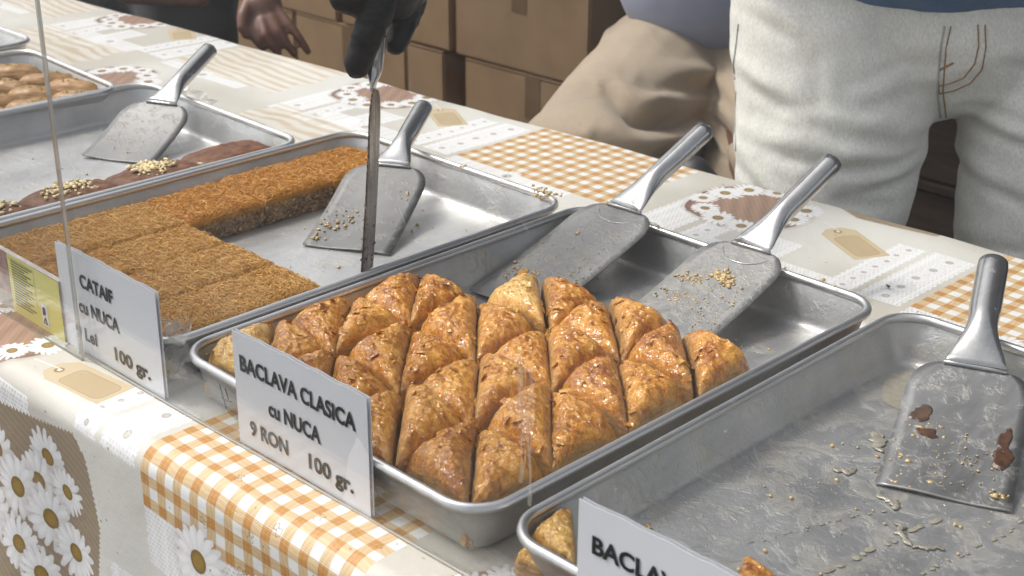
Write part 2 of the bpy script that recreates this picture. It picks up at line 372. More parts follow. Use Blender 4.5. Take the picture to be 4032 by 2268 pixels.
    def heart(cx, cv, s=.078):
        q = win(cx, cv, s*1.5)
        if not q: return
        sl, x, v = q
        rot = -.75; c_, s_ = math.cos(rot), math.sin(rot); u = (x*c_+v*s_)/s; t_ = (-x*s_+v*c_)/s
        ang = np.arctan2(u, t_); rad = 1.0-.16*np.exp(-(ang/.35)**2)+.10*np.exp(-((np.abs(ang)-np.pi)/.3)**2); d = (np.hypot(u, t_)-rad)*s
        gr = 1+.12*np.sin(t_*26+2.2*np.sin(u*3.1))+.07*np.sin(t_*90+u*4)
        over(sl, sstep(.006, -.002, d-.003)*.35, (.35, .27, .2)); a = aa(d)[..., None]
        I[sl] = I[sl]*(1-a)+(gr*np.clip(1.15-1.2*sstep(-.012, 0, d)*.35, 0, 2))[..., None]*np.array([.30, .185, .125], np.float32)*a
        for k in range(11):
            th = 2*np.pi*k/11; rr = s*(.80+.06*math.sin(k*2.3))
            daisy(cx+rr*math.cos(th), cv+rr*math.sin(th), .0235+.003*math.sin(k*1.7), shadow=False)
    def burlap(poly, tooth=.006):
        P_ = np.array(poly); cx, cv = P_.mean(0); rad = np.abs(P_-P_.mean(0)).max()+.01
        q = win(cx, cv, rad)
        if not q: return
        sl, x, v = q; x = x+cx; v = v+cv
        xx = x+tooth*.5*(2*np.abs((v/tooth) % 1-.5)-.5); vv = v+tooth*.6*(2*np.abs((x/tooth) % 1-.5)-.5)
        ins = np.zeros(x.shape, bool); j = len(P_)-1
        for i in range(len(P_)):
            xi, yi = P_[i]; xj, yj = P_[j]
            cnd = ((yi > vv) != (yj > vv)) & (xx < (xj-xi)*(vv-yi)/(yj-yi+1e-12)+xi); ins ^= cnd; j = i
        wv = .80+.22*np.sin(x*2*np.pi/.0024+.8*np.sin(v*900))*np.sin(v*2*np.pi/.0020)+.08*np.sin(x*300+v*700)
        I[sl] = np.where(ins[..., None], wv[..., None]*np.array([.40, .315, .215], np.float32), I[sl])
    # printed motif, repeated by the roll of cloth
    def motif(xh, vt, g0, g1, lo_=-.125, tr=-.50):
        (woodpatch if xh+.30 < -.42 else gingham)(xh+.300, xh+.578, vt+g0, vt+g1)
        lace(xh+.195, xh+.232, vt+lo_, vt+.035, 1); lace(xh+.238, xh+.292, vt+lo_, vt+.04, 1.1)
        lace(xh-.08, xh-.02, vt-.16, vt-.02); lace(xh-.01, xh+.03, vt-.17, vt-.055, 1); lace(xh+.06, xh+.12, vt-.17, vt-.05)
        lace(xh+.30, xh+.52, vt-.14, vt+g0, .35); lace(xh+.40, xh+.58, vt+g1-.01, vt+g1+.03, .3)
        heart(xh, vt+.012); tagp(xh+.155, vt-.002, tr)
    for k in range(-3, 3):
        motif(.065+.71*k, .785, -.115, .10)
        motif(-.31+.71*k, .52, -.10, .13)
        motif(-.245+.71*k, -.045, -.08, .125, -.048, .13)
        motif(-.60+.71*k, .235, -.10, .12)
    for k in range(-3, 2):
        x = .02+.71*k; burlap([(x, .868), (x+.10, .882), (x+.16, .855), (x+.26, .868), (x+.30, .99), (x-.02, .99)], .004)
    burlap([(-1.2,-.10),(-.30,-.112),(-.191,-.122),(-.109,-.111),(-.052,-.100),(-.036,-.118),(-.030,-.15),(-.024,-.19),(-.034,-.24),(-.045,-.30),(-.08,-.52),(-1.2,-.52)])
    for (x, v, q) in ((-.215,-.150,.036),(-.105,-.150,.034),(-.125,-.185,.036),(-.192,-.177,.037),(-.080,-.178,.030),(-.158,-.205,.040),(-.112,-.222,.040),
                      (-.205,-.25,.040),(-.158,-.268,.036),(-.078,-.245,.036),(-.128,-.29,.034),(-.09,-.31,.034),(-.25,-.21,.036),(-.27,-.27,.04),(-.3,-.17,.035),(-.35,-.23,.04),(-.4,-.18,.04)):
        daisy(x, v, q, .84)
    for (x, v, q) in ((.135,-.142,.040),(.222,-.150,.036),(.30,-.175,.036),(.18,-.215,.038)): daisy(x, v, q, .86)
    lace(-.01, .05, -.34, -.215, .8); lace(.055, .10, -.36, -.24, .8)
    # stray specks and wear
    for _ in range(420):
        x, v = r.uniform(-.35, .6), r.uniform(-.22, .05) if r.random() < .6 else r.uniform(.5, .9)
        q = win(x, v, .004)
        if q: over(q[0], aa(np.hypot(q[1]*r.uniform(.5, 1.4), q[2]*r.uniform(.5, 1.4))-r.uniform(.0003, .0011))*r.uniform(.3, .8), (.10, .07, .04))
    for (x, v) in ((.16, -.045), (.205, -.085), (.235, -.065), (.19, -.125), (.26, -.12), (.145, -.10), (.255, -.035)):
        q = win(x, v, .014); rt = r.uniform(0, 3); c, s = math.cos(rt), math.sin(rt)
        u, t_ = q[1]*c+q[2]*s, -q[1]*s+q[2]*c; over(q[0], aa(np.abs(np.hypot(u/1.9, t_)+.0012*np.sin(u*900)-.0028)-.0004)*.75, (.16, .10, .05))
    I *= (.97+.03*lo)[..., None]
    # the image buffer is stored sRGB-encoded
    np.clip(I, 0, 1, out=I)
    J = np.where(I <= .0031308, I*12.92, 1.055*np.power(np.maximum(I, 1e-6), 1/2.4)-.055).astype(np.float32)
    img = bpy.data.images.new('oilcloth_print', W_, H_, alpha=False)
    A = np.ones((H_, W_, 4), np.float32); A[..., :3] = J
    img.pixels.foreach_set(A.ravel()); img.update(); img.pack()
    return img
def make_cloth():
    img = paint_cloth()
    m, nt, b = newmat('printed_oilcloth'); uv = N(nt, 'ShaderNodeTexCoord').outputs['UV']
    tx = N(nt, 'ShaderNodeTexImage'); tx.image = img; tx.extension = 'EXTEND'; nt.links.new(uv, tx.inputs['Vector']); nt.links.new(tx.outputs['Color'], b.inputs['Base Color'])
    co = N(nt, 'ShaderNodeMapping'); co.inputs['Scale'].default_value = (X1-X0, V1-V0, 1); nt.links.new(uv, co.inputs[0]); co = co.outputs[0]
    a = N(nt, 'ShaderNodeTexBrick'); a.inputs['Scale'].default_value = 1; a.inputs['Brick Width'].default_value = .0026; a.inputs['Row Height'].default_value = .0019; a.inputs['Mortar Size'].default_value = .00035; a.inputs['Mortar Smooth'].default_value = 1
    nt.links.new(co, a.inputs['Vector'])
    n = noise(nt, co, 22, 4); b.inputs['Roughness'].default_value = .42; b.inputs['Specular IOR Level'].default_value = .45
    p = bump(nt, b, a.outputs['Fac'], .5, -.0005); bump(nt, b, n, .35, .006, p)
    xs = np.concatenate([np.arange(-1.95, 1.051, .02)])
    prof = []                                    # (kind, parameter)
    vs = []
    for z in np.linspace(-.50, -.024, 26): vs.append(('f', z))
    for a_ in np.linspace(0, math.pi/2, 9)[1:-1]: vs.append(('c', a_))
    for t in np.linspace(0, 1, 40): vs.append(('t', t))
    for a_ in np.linspace(0, math.pi/2, 8)[1:]: vs.append(('d', a_))
    for z in np.linspace(-.03, -.22, 8): vs.append(('b', z))
    rr = .024; V, UV = [], []
    for x in xs:
        f, bk = yf(x)-.006, yb(x)
        for k, p_ in vs:
            if k == 'f': 
                dr = (-.024-p_); wob = .010*math.sin(x*17+p_*6)*dr*4+.006*math.sin(x*41+2)*dr*4; y, z, v = f-wob-.05*dr*dr*4, p_, yf(x)+.004+p_
            elif k == 'c': y, z, v = f+rr-rr*math.cos(p_), -rr+rr*math.sin(p_), yf(x)+.004-rr+rr*p_*.9
            elif k == 't': y = f+rr+(bk-.014-f-rr)*p_; z = 0; v = y
            elif k == 'd': y, z, v = bk-.014+.014*math.sin(p_), -.014+.014*math.cos(p_), bk-.014+.014*p_
            else: y, z, v = bk, p_, bk+.008-(p_+.014)
            if k in 'tcd': z += .0016*math.sin(x*9+y*4)*math.sin(y*11+x*3)+.0012*float(vnoise(x*14, y*9, s=5))
            V.append((x, y, z)); UV.append(((x-X0)/(X1-X0), (v-V0)/(V1-V0)))
    n_, m_ = len(xs), len(vs); ii = np.arange((n_-1)*m_).reshape(n_-1, m_)[:, :-1].ravel()
    F = np.stack([ii, ii+m_, ii+m_+1, ii+1], 1)
    o = mesh('tablecloth', V, F, m, None, True); me = o.data
    uvl = me.uv_layers.new(name='UVMap'); li = np.empty(len(me.loops), np.int32); me.loops.foreach_get('vertex_index', li)
    uvl.data.foreach_set('uv', np.array(UV, np.float32)[li].ravel())
    tag(o, 'shiny oilcloth printed with daisies, lace, paper tags and orange gingham, covering the stall table', 'tablecloth')
make_cloth()
tb = thing('table', (-.45, .4, -.77), 'long wooden trestle table hidden under the daisy and gingham oilcloth', 'table')
o = mesh('tabletop', [(-1.5,yf(-1.93)-.4+.025,.735),(1.48,yf(1.03)-.4+.025,.735),(1.48,yb(1.03)-.4-.02,.735),(-1.5,yb(-1.93)-.4-.02,.735),(-1.5,yf(-1.93)-.4+.025,.765),(1.48,yf(1.03)-.4+.025,.765),(1.48,yb(1.03)-.4-.02,.765),(-1.5,yb(-1.93)-.4-.02,.765)], box_vf(0,1,0,1,0,1)[1], M['wood'], tb)
for x in (-1.4, 1.38):
    for y in (-.40, .34): box('leg', x-.025, x+.025, y-.025, y+.025, 0, .735, M['wood'], tb)

# ------------------------------------------------------------------ baking trays
def rrect(W_, L_, ins, rad, n=10):
    pts = []; r_ = max(rad-ins, .002)
    for cx, cy, a0 in ((W_-ins-r_, ins+r_, -90), (W_-ins-r_, L_-ins-r_, 0), (ins+r_, L_-ins-r_, 90), (ins+r_, ins+r_, 180)):
        for k in range(n+1):
            t = R(a0+90*k/n); pts.append((cx+r_*math.cos(t), cy+r_*math.sin(t)))
    return pts
def loft_prof(W_, L_, rad, prof, wob=0, seed=0):
    V, F = [], []; n = 0
    for ins, z in prof:
        ring = rrect(W_, L_, ins, rad); n = len(ring)
        for (x, y) in ring:
            k = wob*math.sin(x*19+y*13+seed)*min(1, z/.04) if wob else 0
            V.append((x+k, y+k*.7, z))
    for i in range(len(prof)-1):
        for k in range(n): F.append((i*n+k, i*n+(k+1) % n, (i+1)*n+(k+1) % n, (i+1)*n+k))
    return V, F, n
def tray(x, y, rz, W_, L_, label, m, H=.05, rad=.038):
    t = thing('baking_tray', (x, y, .002), label, 'tray', 'aluminium baking trays side by side on the table', rz)
    z1 = H-.0062
    outer = [(.022, 0), (.0175, .0012), (.0145, .0045), (.0135, .009), (.0085, z1*.6), (.0035, z1)]
    inner = [(.0015, z1+.001), (.0046, z1-.004), (.0097, z1*.6), (.0150, .010), (.0168, .0052), (.0205, .0026), (.026, .0018)]
    V, F, n = loft_prof(W_, L_, rad, outer+inner, .0006, x*9)
    F.append(tuple(range(n))[::-1]); 
    # floor as a grid fan so that it can sag a little
    b = (len(outer)+len(inner)-1)*n; c = len(V); V.append((W_/2, L_/2, .0014))
    for k in range(n): F.append((b+k, b+(k+1) % n, c))
    mesh('pan', V, F, m, t, True)
    cs = [( .0036-.0042*math.cos(a)-.0008, H-.0046+.0044*math.sin(a)) for a in np.linspace(0, 2*math.pi, 11)]
    V, F, n = loft_prof(W_, L_, rad, cs, .0006, x*9)
    mesh('rolled_rim', V, F, M['rim'], t, True)
    return t
M['tray_a'] = mat_tray('aluminium_with_syrup_film', 1, .35)
M['tray_b'] = mat_tray('aluminium_wiped', 2, .12, 1.12)
M['tray_c'] = mat_tray('aluminium_worn', 3, .30, .86)
M['tray_d'] = mat_tray('aluminium_sticky', 4, .75, .88)
LT = .5555
tray(.4195, .0043, R(.43), .40, LT, 'nearly empty syrup-stained tray at the right front, holding one wide spatula', M['tray_d'])
T3 = tray(0, 0, 0, .40, LT, 'tray with rows of golden baklava triangles and two spatulas in its back', M['tray_c'])
tray(-.412, -.010, 0, .40, LT, 'tray half filled with shredded cataif pastry, behind the CATAIF sign', M['tray_b'])
tray(-.823, -.062, R(-1.1), .40, .535, 'wet tray with one strip of brown cake left along its right wall', M['tray_a'])
tray(-1.138, -.03, R(-3), .315, .475, 'small tray of twisted golden rolls at the far left', M['tray_a'])
tray(-1.47, .05, 0, .32, .43, 'tray at the extreme left edge, only one bright corner in view', M['tray_b'])
# pencil mark on the front wall of the baklava tray
L = []
for q in (((.0660,.036),(.0652,.009)), ((.0630,.0205),(.071,.0205),(.079,.0225)), ((.0745,.035),(.0742,.023))):
    L.append(tube_vf([(a, .0085-.0085*(b_-.002)/.042-.0022+.0042, b_-.002) for a, b_ in q], .0006, 5))
V, F = joinvf(L); mesh('pencil_mark', V, F, M['dark'], T3)

# ------------------------------------------------------------------ baklava triangles
def baklava_mesh(A, B, Cc, seed, hi, lo=.013, m=None, gap=.0014):
    """A right-angle corner, B and Cc ends of the long cut side (2D, tray frame)."""
    A, B, Cc = (np.array(p, float) for p in (A, B, Cc)); cen = (A+B+Cc)/3
    rg = np.random.default_rng(seed)
    # boundary of the rounded triangle
    bd = []
    P3 = [A, B, Cc]; rc = .006
    for i in range(3):
        p, q0, q1 = P3[i], P3[i-1], P3[(i+1) % 3]
        d0 = (q0-p)/np.linalg.norm(q0-p); d1 = (q1-p)/np.linalg.norm(q1-p); s_ = p+d0*rc; e_ = p+d1*rc
        for t in np.linspace(0, 1, 5): bd.append((1-t)**2*s_+2*t*(1-t)*p+t*t*e_)
        nx = P3[(i+1) % 3]-d1*rc
        for t in np.linspace(0, 1, 27)[1:-1]: bd.append(e_*(1-t)+nx*t)
    bd = np.array(bd); nb = len(bd)
    dirs = bd-cen; bd = cen+dirs*(1-gap/np.linalg.norm(dirs, axis=1)*1.6)[:, None]
    bd += np.stack([vnoise(bd[:, 0]*170, bd[:, 1]*170, s=seed), vnoise(bd[:, 0]*170, bd[:, 1]*170, s=seed+9)], 1)*.0011
    ss = np.concatenate([[0.0], np.linspace(.05, .90, 24), [.935, .965, .985, 1.0]])
    s = np.linalg.norm(B-A)
    n1 = np.array([-(B-A)[1], (B-A)[0]])/s; n2 = np.array([-(Cc-A)[1], (Cc-A)[0]])/s
    nh = np.array([-(Cc-B)[1], (Cc-B)[0]])/np.linalg.norm(Cc-B)
    P = (cen[None, None]+ss[1:, None, None]*(bd-cen)[None]).reshape(-1, 2); P = np.vstack([cen[None], P])
    d1 = np.abs((P-A)@n1); d2 = np.abs((P-A)@n2); dh = np.abs((P-B)@nh)
    kk = .014; dm = -kk*np.log(np.exp(-d1/kk)+np.exp(-d2/kk))+kk*.45
    t = np.clip(dm/(s*.21), 0, 1); t2 = np.clip(dm/(s*.40), 0, 1); f = .80*np.sqrt(1-(1-t)**2.4)+.20*(1-(1-t2)**2.4)
    tilt = rg.uniform(-.35, .35)*(d1-d2)/s
    eh = np.sqrt(1-(1-np.clip((dh-.0005)/.024, 0, 1))**2.4); z = lo+(hi-lo)*f*(1+tilt*.25)*(.55+.45*eh)-.003*np.exp(-np.minimum(d1, d2)/.004)
    # a rise toward the open cut side, sagging folds, blisters
    x, y = P[:, 0], P[:, 1]
    z += .0022*fbm(x*30, y*30, s=seed, o=3)
    rd = 1-np.abs(vnoise(x*95+2*vnoise(x*50, y*50, s=seed+3), y*95, s=seed+5)); z += .0007*(rd**3-.3)
    rd2 = 1-np.abs(fbm((x+y)*75+1.3*vnoise(x*60, y*60, s=seed+6), (x-y)*210, s=seed+8, o=2)); z += .0006*rd2**2*rg.choice([.4, 1, 1.4])
    z += .0016*fbm(x*240, y*240, s=seed+11, o=2)*.75
    V = np.column_stack([P, z]); side = np.zeros(len(V))
    ring = np.repeat(ss[1:], nb); dhh = dh[1:]
    side[1:] = np.clip(.75*(1-sstep(.001, .008, dhh)), 0, 1)
    # walls with layered, slightly ragged relief
    top = V[-nb:].copy(); walls = []; nw = 9
    outw = (bd-cen)/np.linalg.norm(bd-cen, axis=1)[:, None]
    for k in range(1, nw+1):
        q = top.copy(); fz = k/nw; q[:, 2] = top[:, 2]*(1-fz)+.0022*fz
        off = .0012*vnoise(q[:, 0]*120+q[:, 1]*120, q[:, 2]*900, s=seed+21)+.0010*math.sin(fz*3.1)+.0009*(k % 2)
        q[:, :2] += outw*off[:, None]; walls.append(q)
    V = np.vstack([V]+walls); side = np.concatenate([side, np.ones(nb*nw)])
    side[len(P):len(P)+nb] = .8
    nr = len(ss)-1; F = [(0, 1+k, 1+(k+1) % nb) for k in range(nb)]
    for i in range(nr-1+nw):
        a = 1+i*nb
        for k in range(nb): F.append((a+k, a+nb+k, a+nb+(k+1) % nb, a+(k+1) % nb))
    if np.cross(P3[1]-P3[0], P3[2]-P3[0]) < 0: F = [tuple(q[::-1]) for q in F]
    me = bpy.data.meshes.new('baklava_piece'); c3 = np.array([cen[0], cen[1], 0]); me.from_pydata((V-c3).tolist(), [], F)
    me.polygons.foreach_set('use_smooth', [True]*len(me.polygons)); at = me.attributes.new('side', 'FLOAT', 'POINT'); at.data.foreach_set('value', side.astype(np.float32))
    me.materials.append(m or M['baklava']); me.update()
    return me, cen
def add_flakes(o, seed, c):
    # loose curled filo flakes standing off the skin, mostly near the edges
    me = o.data; n = len(me.vertices); co = np.empty(n*3, np.float32); me.vertices.foreach_get('co', co); co = co.reshape(-1, 3); no = np.empty(n*3, np.float32); me.vertex_normals.foreach_get('vector', no); no = no.reshape(-1, 3)
    g2 = np.random.default_rng(seed); sd2 = np.empty(n, np.float32); me.attributes['side'].data.foreach_get('value', sd2)
    cand = np.where((co[:, 2] > .014) & (sd2 < .95))[0]
    if not len(cand): return
    w_ = .25+sd2[cand]*2+(np.linalg.norm(co[cand, :2], axis=1)/.05)**3; pick = g2.choice(cand, c, p=w_/w_.sum()); L_ = []
    for q in pick:
        p = co[q]; nn = no[q]+g2.normal(0, .25, 3); nn /= np.linalg.norm(nn); a = np.cross(nn, g2.normal(0, 1, 3)); a /= np.linalg.norm(a); b_ = np.cross(nn, a)
        l_, w2 = g2.uniform(.003, .010), g2.uniform(.0015, .0045); V = []
        for i in range(4):
            for k in range(3):
                u = i/3; v = k-1; V.append(p+nn*(.0002+g2.uniform(.0002, .0016)*u**2+.0003*abs(v))+a*l_*(u-.2)+b_*w2*v*(1-.35*u+g2.normal(0, .15)))
        L_.append((V, [(i*3+k, i*3+k+1, i*3+k+4, i*3+k+3) for i in range(3) for k in range(2)]))
    V, F = joinvf(L_); f = mesh('filo_flakes', V, F, me.materials[0], o, True); tag(f, kind='stuff')
sx, sy, cx, cy = .0925, .0905, .0135, .0130
def vtx(i, j): return (cx+i*sx+(.0025 if i == 0 else (-.0035 if i == 4 else 0)), cy+j*sy+(.0025 if j == 0 else 0))
cols = {}
for i in range(4):
    for j in range(4):
        if (i, j) == (0, 3): continue
        cols.setdefault(i+j, []).append((j-i-.33, 'L', i, j)); cols.setdefault(i+j+1, []).append((j-i+.0, 'U', i, j))
ordn = ['nearest', 'second', 'third', 'fourth', 'fifth', 'sixth', 'seventh', 'eighth']
coln = ['leftmost corner', 'first short', 'second', 'third', 'fourth', 'fifth', 'sixth', 'rightmost']
his = [.056, .062, .054, .059, .063, .056, .060]
for k in sorted(cols):
    lst = sorted(cols[k], key=lambda q: q[0]+(.33 if q[1] == 'L' else 0)+(.01 if q[1] == 'U' else 0))
    for idx, (_, ty, i, j) in enumerate(lst):
        if ty == 'L': A, B, Cc = vtx(i, j), vtx(i+1, j), vtx(i, j+1)
        else: A, B, Cc = vtx(i+1, j+1), vtx(i, j+1), vtx(i+1, j)
        sd_ = i*13+j*7+(3 if ty == 'U' else 0)
        me, cen = baklava_mesh(A, B, Cc, sd_, his[sd_ % 7]+(.002 if i+j < 2 else 0), m=M['baklava_pale'] if (i, j, ty) in ((1, 3, 'L'), (0, 0, 'L')) else None)
        o = bpy.data.objects.new('baklava_piece', me); COL.objects.link(o); o.location = (cen[0], cen[1], .0035); o.rotation_euler = (R(2.5*math.sin(sd_*1.7)), R(2.5*math.sin(sd_*2.9)), R(2.2*math.sin(sd_*4.3)))
        face = 'its cut side facing right' if ty == 'L' else 'its cut side facing left'
        pos = 'sole piece' if len(lst) == 1 else ('frontmost' if idx == 0 else ('rearmost' if idx == len(lst)-1 else ordn[idx]+' from the front'))
        extra = {(1, 3, 'L'): 'baklava triangle with a bald pale top at the rear of the fifth slanting row',
                 (0, 0, 'L'): 'pale baklava triangle alone in the left front corner, left of the price sign',
                 (3, 3, 'U'): 'baklava triangle alone at the right wall, rightmost of all, below the crusted spatula'}
        lab = extra.get((i, j, ty), 'baklava triangle in the %s slanting row, %s, cut side facing %s' % (['first','second','third','fourth','fifth','sixth','seventh','last'][k], pos.replace('from the front', 'from the front end'), face.split()[-1]))
        tag(o, lab, 'baklava', 'baklava triangles in the full tray'); add_flakes(o, sd_+500, 13)
# remaining pieces in the right tray
for (x, y, rot, lab, pale) in ((.446, .030, 0, 'pale baklava piece in the nearly empty tray, left of the rightmost sign', 1), (.592, .085, .5, 'golden baklava piece at the bottom edge, alone on the floor of the nearly empty tray', 0), (.438, .012, .2, 'small baklava scrap tucked under the rim in the corner of the nearly empty tray', 1)):
    s_ = .058 if 'scrap' not in lab else .034
    me, cen = baklava_mesh((-s_/3, -s_/3), (s_*.66, -s_/3), (-s_/3, s_*.66), int(x*1000), .046 if s_ > .05 else .026, .018, M['baklava_pale'] if pale else None)
    o = bpy.data.objects.new('baklava_piece', me); COL.objects.link(o); o.location = (x+cen[0], y+cen[1]+.01, .0045); o.rotation_euler.z = rot
    tag(o, lab, 'baklava', 'last baklava pieces in the right tray')

# ------------------------------------------------------------------ shredded cataif slab, cut in squares
def threads(n, x0, x1, y0, y1, z0, seed, L=(.010, .026), th=.00038, side=None):
    g_ = np.random.default_rng(seed); S_ = 4
    p = np.stack([g_.uniform(x0, x1, n), g_.uniform(y0, y1, n)], 1); a = g_.uniform(0, 2*np.pi, n); cur = g_.normal(0, 1.0, n); ln = g_.uniform(*L, n)
    pts = np.zeros((n, S_+1, 3)); pts[:, 0, :2] = p; zz = z0+g_.uniform(-.0015, .0016, n); up = g_.normal(0, .0011, (n, 2)); big = g_.random(n) < .06
    for k in range(S_):
        ang = a+cur*(k-S_/2)*.55
        pts[:, k+1, 0] = pts[:, k, 0]+np.cos(ang)*ln/S_; pts[:, k+1, 1] = pts[:, k, 1]+np.sin(ang)*ln/S_
    t = np.linspace(0, 1, S_+1)[None]
    pts[..., 2] = zz[:, None]+up[:, :1]*np.sin(t*np.pi)+np.abs(up[:, 1:])*np.sin(t*2*np.pi+a[:, None])+big[:, None]*.003*np.sin(t*np.pi)
    over = np.maximum(0, np.maximum(x0-pts[..., 0], pts[..., 0]-x1))+np.maximum(0, np.maximum(y0-pts[..., 1], pts[..., 1]-y1))
    ed = np.minimum(np.minimum(pts[..., 0]-x0, x1-pts[..., 0]), np.minimum(pts[..., 1]-y0, y1-pts[..., 1])); pts[..., 2] -= .0032*np.exp(-np.maximum(ed, 0)/.0022)
    pts[..., 0] = np.clip(pts[..., 0], x0-.0004, x1+.0004); pts[..., 1] = np.clip(pts[..., 1], y0-.0004, y1+.0004); pts[..., 2] -= np.minimum(over*.9, .010)
    d = np.gradient(pts, axis=1); d /= np.linalg.norm(d, axis=2, keepdims=True)+1e-9
    sd_ = np.cross(d, [0, 0, 1.0]); sd_ /= np.linalg.norm(sd_, axis=2, keepdims=True)+1e-9; nn = np.cross(sd_, d)
    rings = np.stack([pts+(sd_*math.cos(q)+nn*math.sin(q))*th for q in (R(90), R(210), R(330))], 2)      # n,S+1,3,3
    V = rings.reshape(-1, 3); base = (np.arange(n)*(S_+1)*3)[:, None]; q = []
    for k in range(S_):
        for c in range(3): q.append([k*3+c, k*3+(c+1) % 3, (k+1)*3+(c+1) % 3, (k+1)*3+c])
    F = (base[:, :, None]+np.array(q).reshape(1, -1, 4)).reshape(-1, 4)
    tone = np.repeat(g_.uniform(0, 1, n), (S_+1)*3)
    return V, F, tone
def slab_vf(x0, x1, y0, y1, z0, z1, seed, am=.0012, n=22, nz=6):
    V, F = [], []; t = np.linspace(0, 1, n)
    per = [(x0+(x1-x0)*a, y0) for a in t[:-1]]+[(x1, y0+(y1-y0)*a) for a in t[:-1]]+[(x1-(x1-x0)*a, y1) for a in t[:-1]]+[(x0, y1-(y1-y0)*a) for a in t[:-1]]
    m_ = len(per); c = np.array([(x0+x1)/2, (y0+y1)/2]); P = np.array(per); out = P-c; out /= np.abs(out).max(1, keepdims=True)
    for k in range(nz+1):
        z = z0+(z1-z0)*k/nz
        off = am*vnoise(P[:, 0]*230+seed, P[:, 1]*230, np.full(m_, z*260), s=seed)+am*.9*vnoise(P[:, 0]*90, P[:, 1]*90, np.full(m_, z*120), s=seed+4)
        for i in range(m_): V.append((P[i, 0]+out[i, 0]*off[i]/abs(out[i]).max(), P[i, 1]+out[i, 1]*off[i]/abs(out[i]).max(), z))
    for k in range(nz):
        for i in range(m_): F.append((k*m_+i, k*m_+(i+1) % m_, (k+1)*m_+(i+1) % m_, (k+1)*m_+i))
    F.append(tuple(nz*m_+i for i in range(m_))); F.append(tuple(range(m_))[::-1])
    return V, F
KT = .037
kx = [-.396, -.296, -.2115, -.128, -.044]; ky = [.004, .106, .2085, .315, .42, .522]
M['nutpale'] = simple('chopped_walnut', (.46, .31, .17), .55, nscale=200, var=.4, bmp=.6, bd=.001)
NUTS = []
names = {(0,0):'front left corner, mostly behind the sign',(1,0):'front row, second from the left',(2,0):'front row, third from the left',(3,0):'front row, at the right wall near the front corner',
         (0,1):'second row, at the left wall',(1,1):'second row, on the inner corner of the cut-out',(2,1):'second row, third from the left along the empty floor',(3,1):'second row, pointed end at the right wall',
         (0,2):'left column, just behind the inner corner',(0,3):'left column, fourth from the front',(0,4):'left column, darkest and rearmost by the back wall'}
for (i, j), nm in names.items():
    x0, x1, y0, y1 = kx[i]+.0018, kx[i+1]-.0018, ky[j]+.0018, ky[j+1]-.0018; sd_ = i*10+j
    t = thing('cataif_piece', ((x0+x1)/2, (y0+y1)/2, .004), 'shredded cataif square, '+nm, 'pastry', 'cataif squares in the half-full tray')
    hx, hy = (x1-x0)/2, (y1-y0)/2; z = KT-.004-.001*(sd_ % 3)
    V, F = slab_vf(-hx, hx, -hy, hy, .0003, z-.0085, sd_, .0022, nz=8); mesh('nut_filling', V, F, M['nut'], t, False)
    if (i, j) in ((0,2),(0,3),(0,4),(1,1),(2,1),(3,1)): NUTS.append((t, hx, hy, z, sd_, j >= 2 , j == 1))
    mt = M['kataif_dark'] if j >= 2 else M['kataif']
    V, F = slab_vf(-hx, hx, -hy, hy, z-.0085, z-.0022, sd_+3, .0010, nz=3); o = mesh('pastry_crust', V, F, mt, t, False)
    at = o.data.attributes.new('tone', 'FLOAT', 'POINT'); at.data.foreach_set('value', np.full(len(V), .2, np.float32))
    V, F, tone = threads(2500, -hx, hx, -hy, hy, z, sd_+50)
    o = mesh('pastry_shreds', V, F, mt, t, True); tag(o, kind='stuff'); at = o.data.attributes.new('tone', 'FLOAT', 'POINT'); at.data.foreach_set('value', tone.astype(np.float32))

LATER = []
# ------------------------------------------------------------------ lumps, crumbs
def lumps(pts, rad, seed, flat=.6, sub=1):
    """irregular little lumps at 3D points, as one vertex/face list"""
    bm0 = bmesh.new(); bmesh.ops.create_icosphere(bm0, subdivisions=sub, radius=1)
    U = np.array([v.co[:] for v in bm0.verts]); Fc = np.array([[v.index for v in f.verts] for f in bm0.faces]); bm0.free()
    g_ = np.random.default_rng(abs(seed)); n = len(pts); rad = np.broadcast_to(rad, n)
    k = 1+.38*g_.normal(0, 1, (n, len(U), 1)).clip(-1, 1); sc_ = g_.uniform(.6, 1.3, (n, 1, 3)); sc_[..., 2] *= flat
    V = U[None]*k*sc_*np.asarray(rad)[:, None, None]+np.asarray(pts)[:, None]
    F = (Fc[None]+(np.arange(n)*len(U))[:, None, None])
    return V.reshape(-1, 3), F.reshape(-1, 3)
for t, hx, hy, z, sd_, right, back in NUTS:
    g_ = np.random.default_rng(sd_); c = 260; P_ = []
    if right: P_.append(np.column_stack([np.full(c, hx+.0002), g_.uniform(-hy, hy, c), g_.uniform(.001, z-.009, c)]))
    if back: P_.append(np.column_stack([g_.uniform(-hx, hx, c), np.full(c, hy+.0002), g_.uniform(.001, z-.009, c)]))
    P_ = np.vstack(P_)
    for q, mm in ((0, 'nut'), (1, 'nutpale')):
        sel = P_[q::2] if q == 0 else P_[1::4]; V, F = lumps(sel, g_.uniform(.0010, .0026, len(sel)), sd_+q, flat=1); tag(mesh('chopped_nuts', V, F, M[mm], t), kind='stuff')
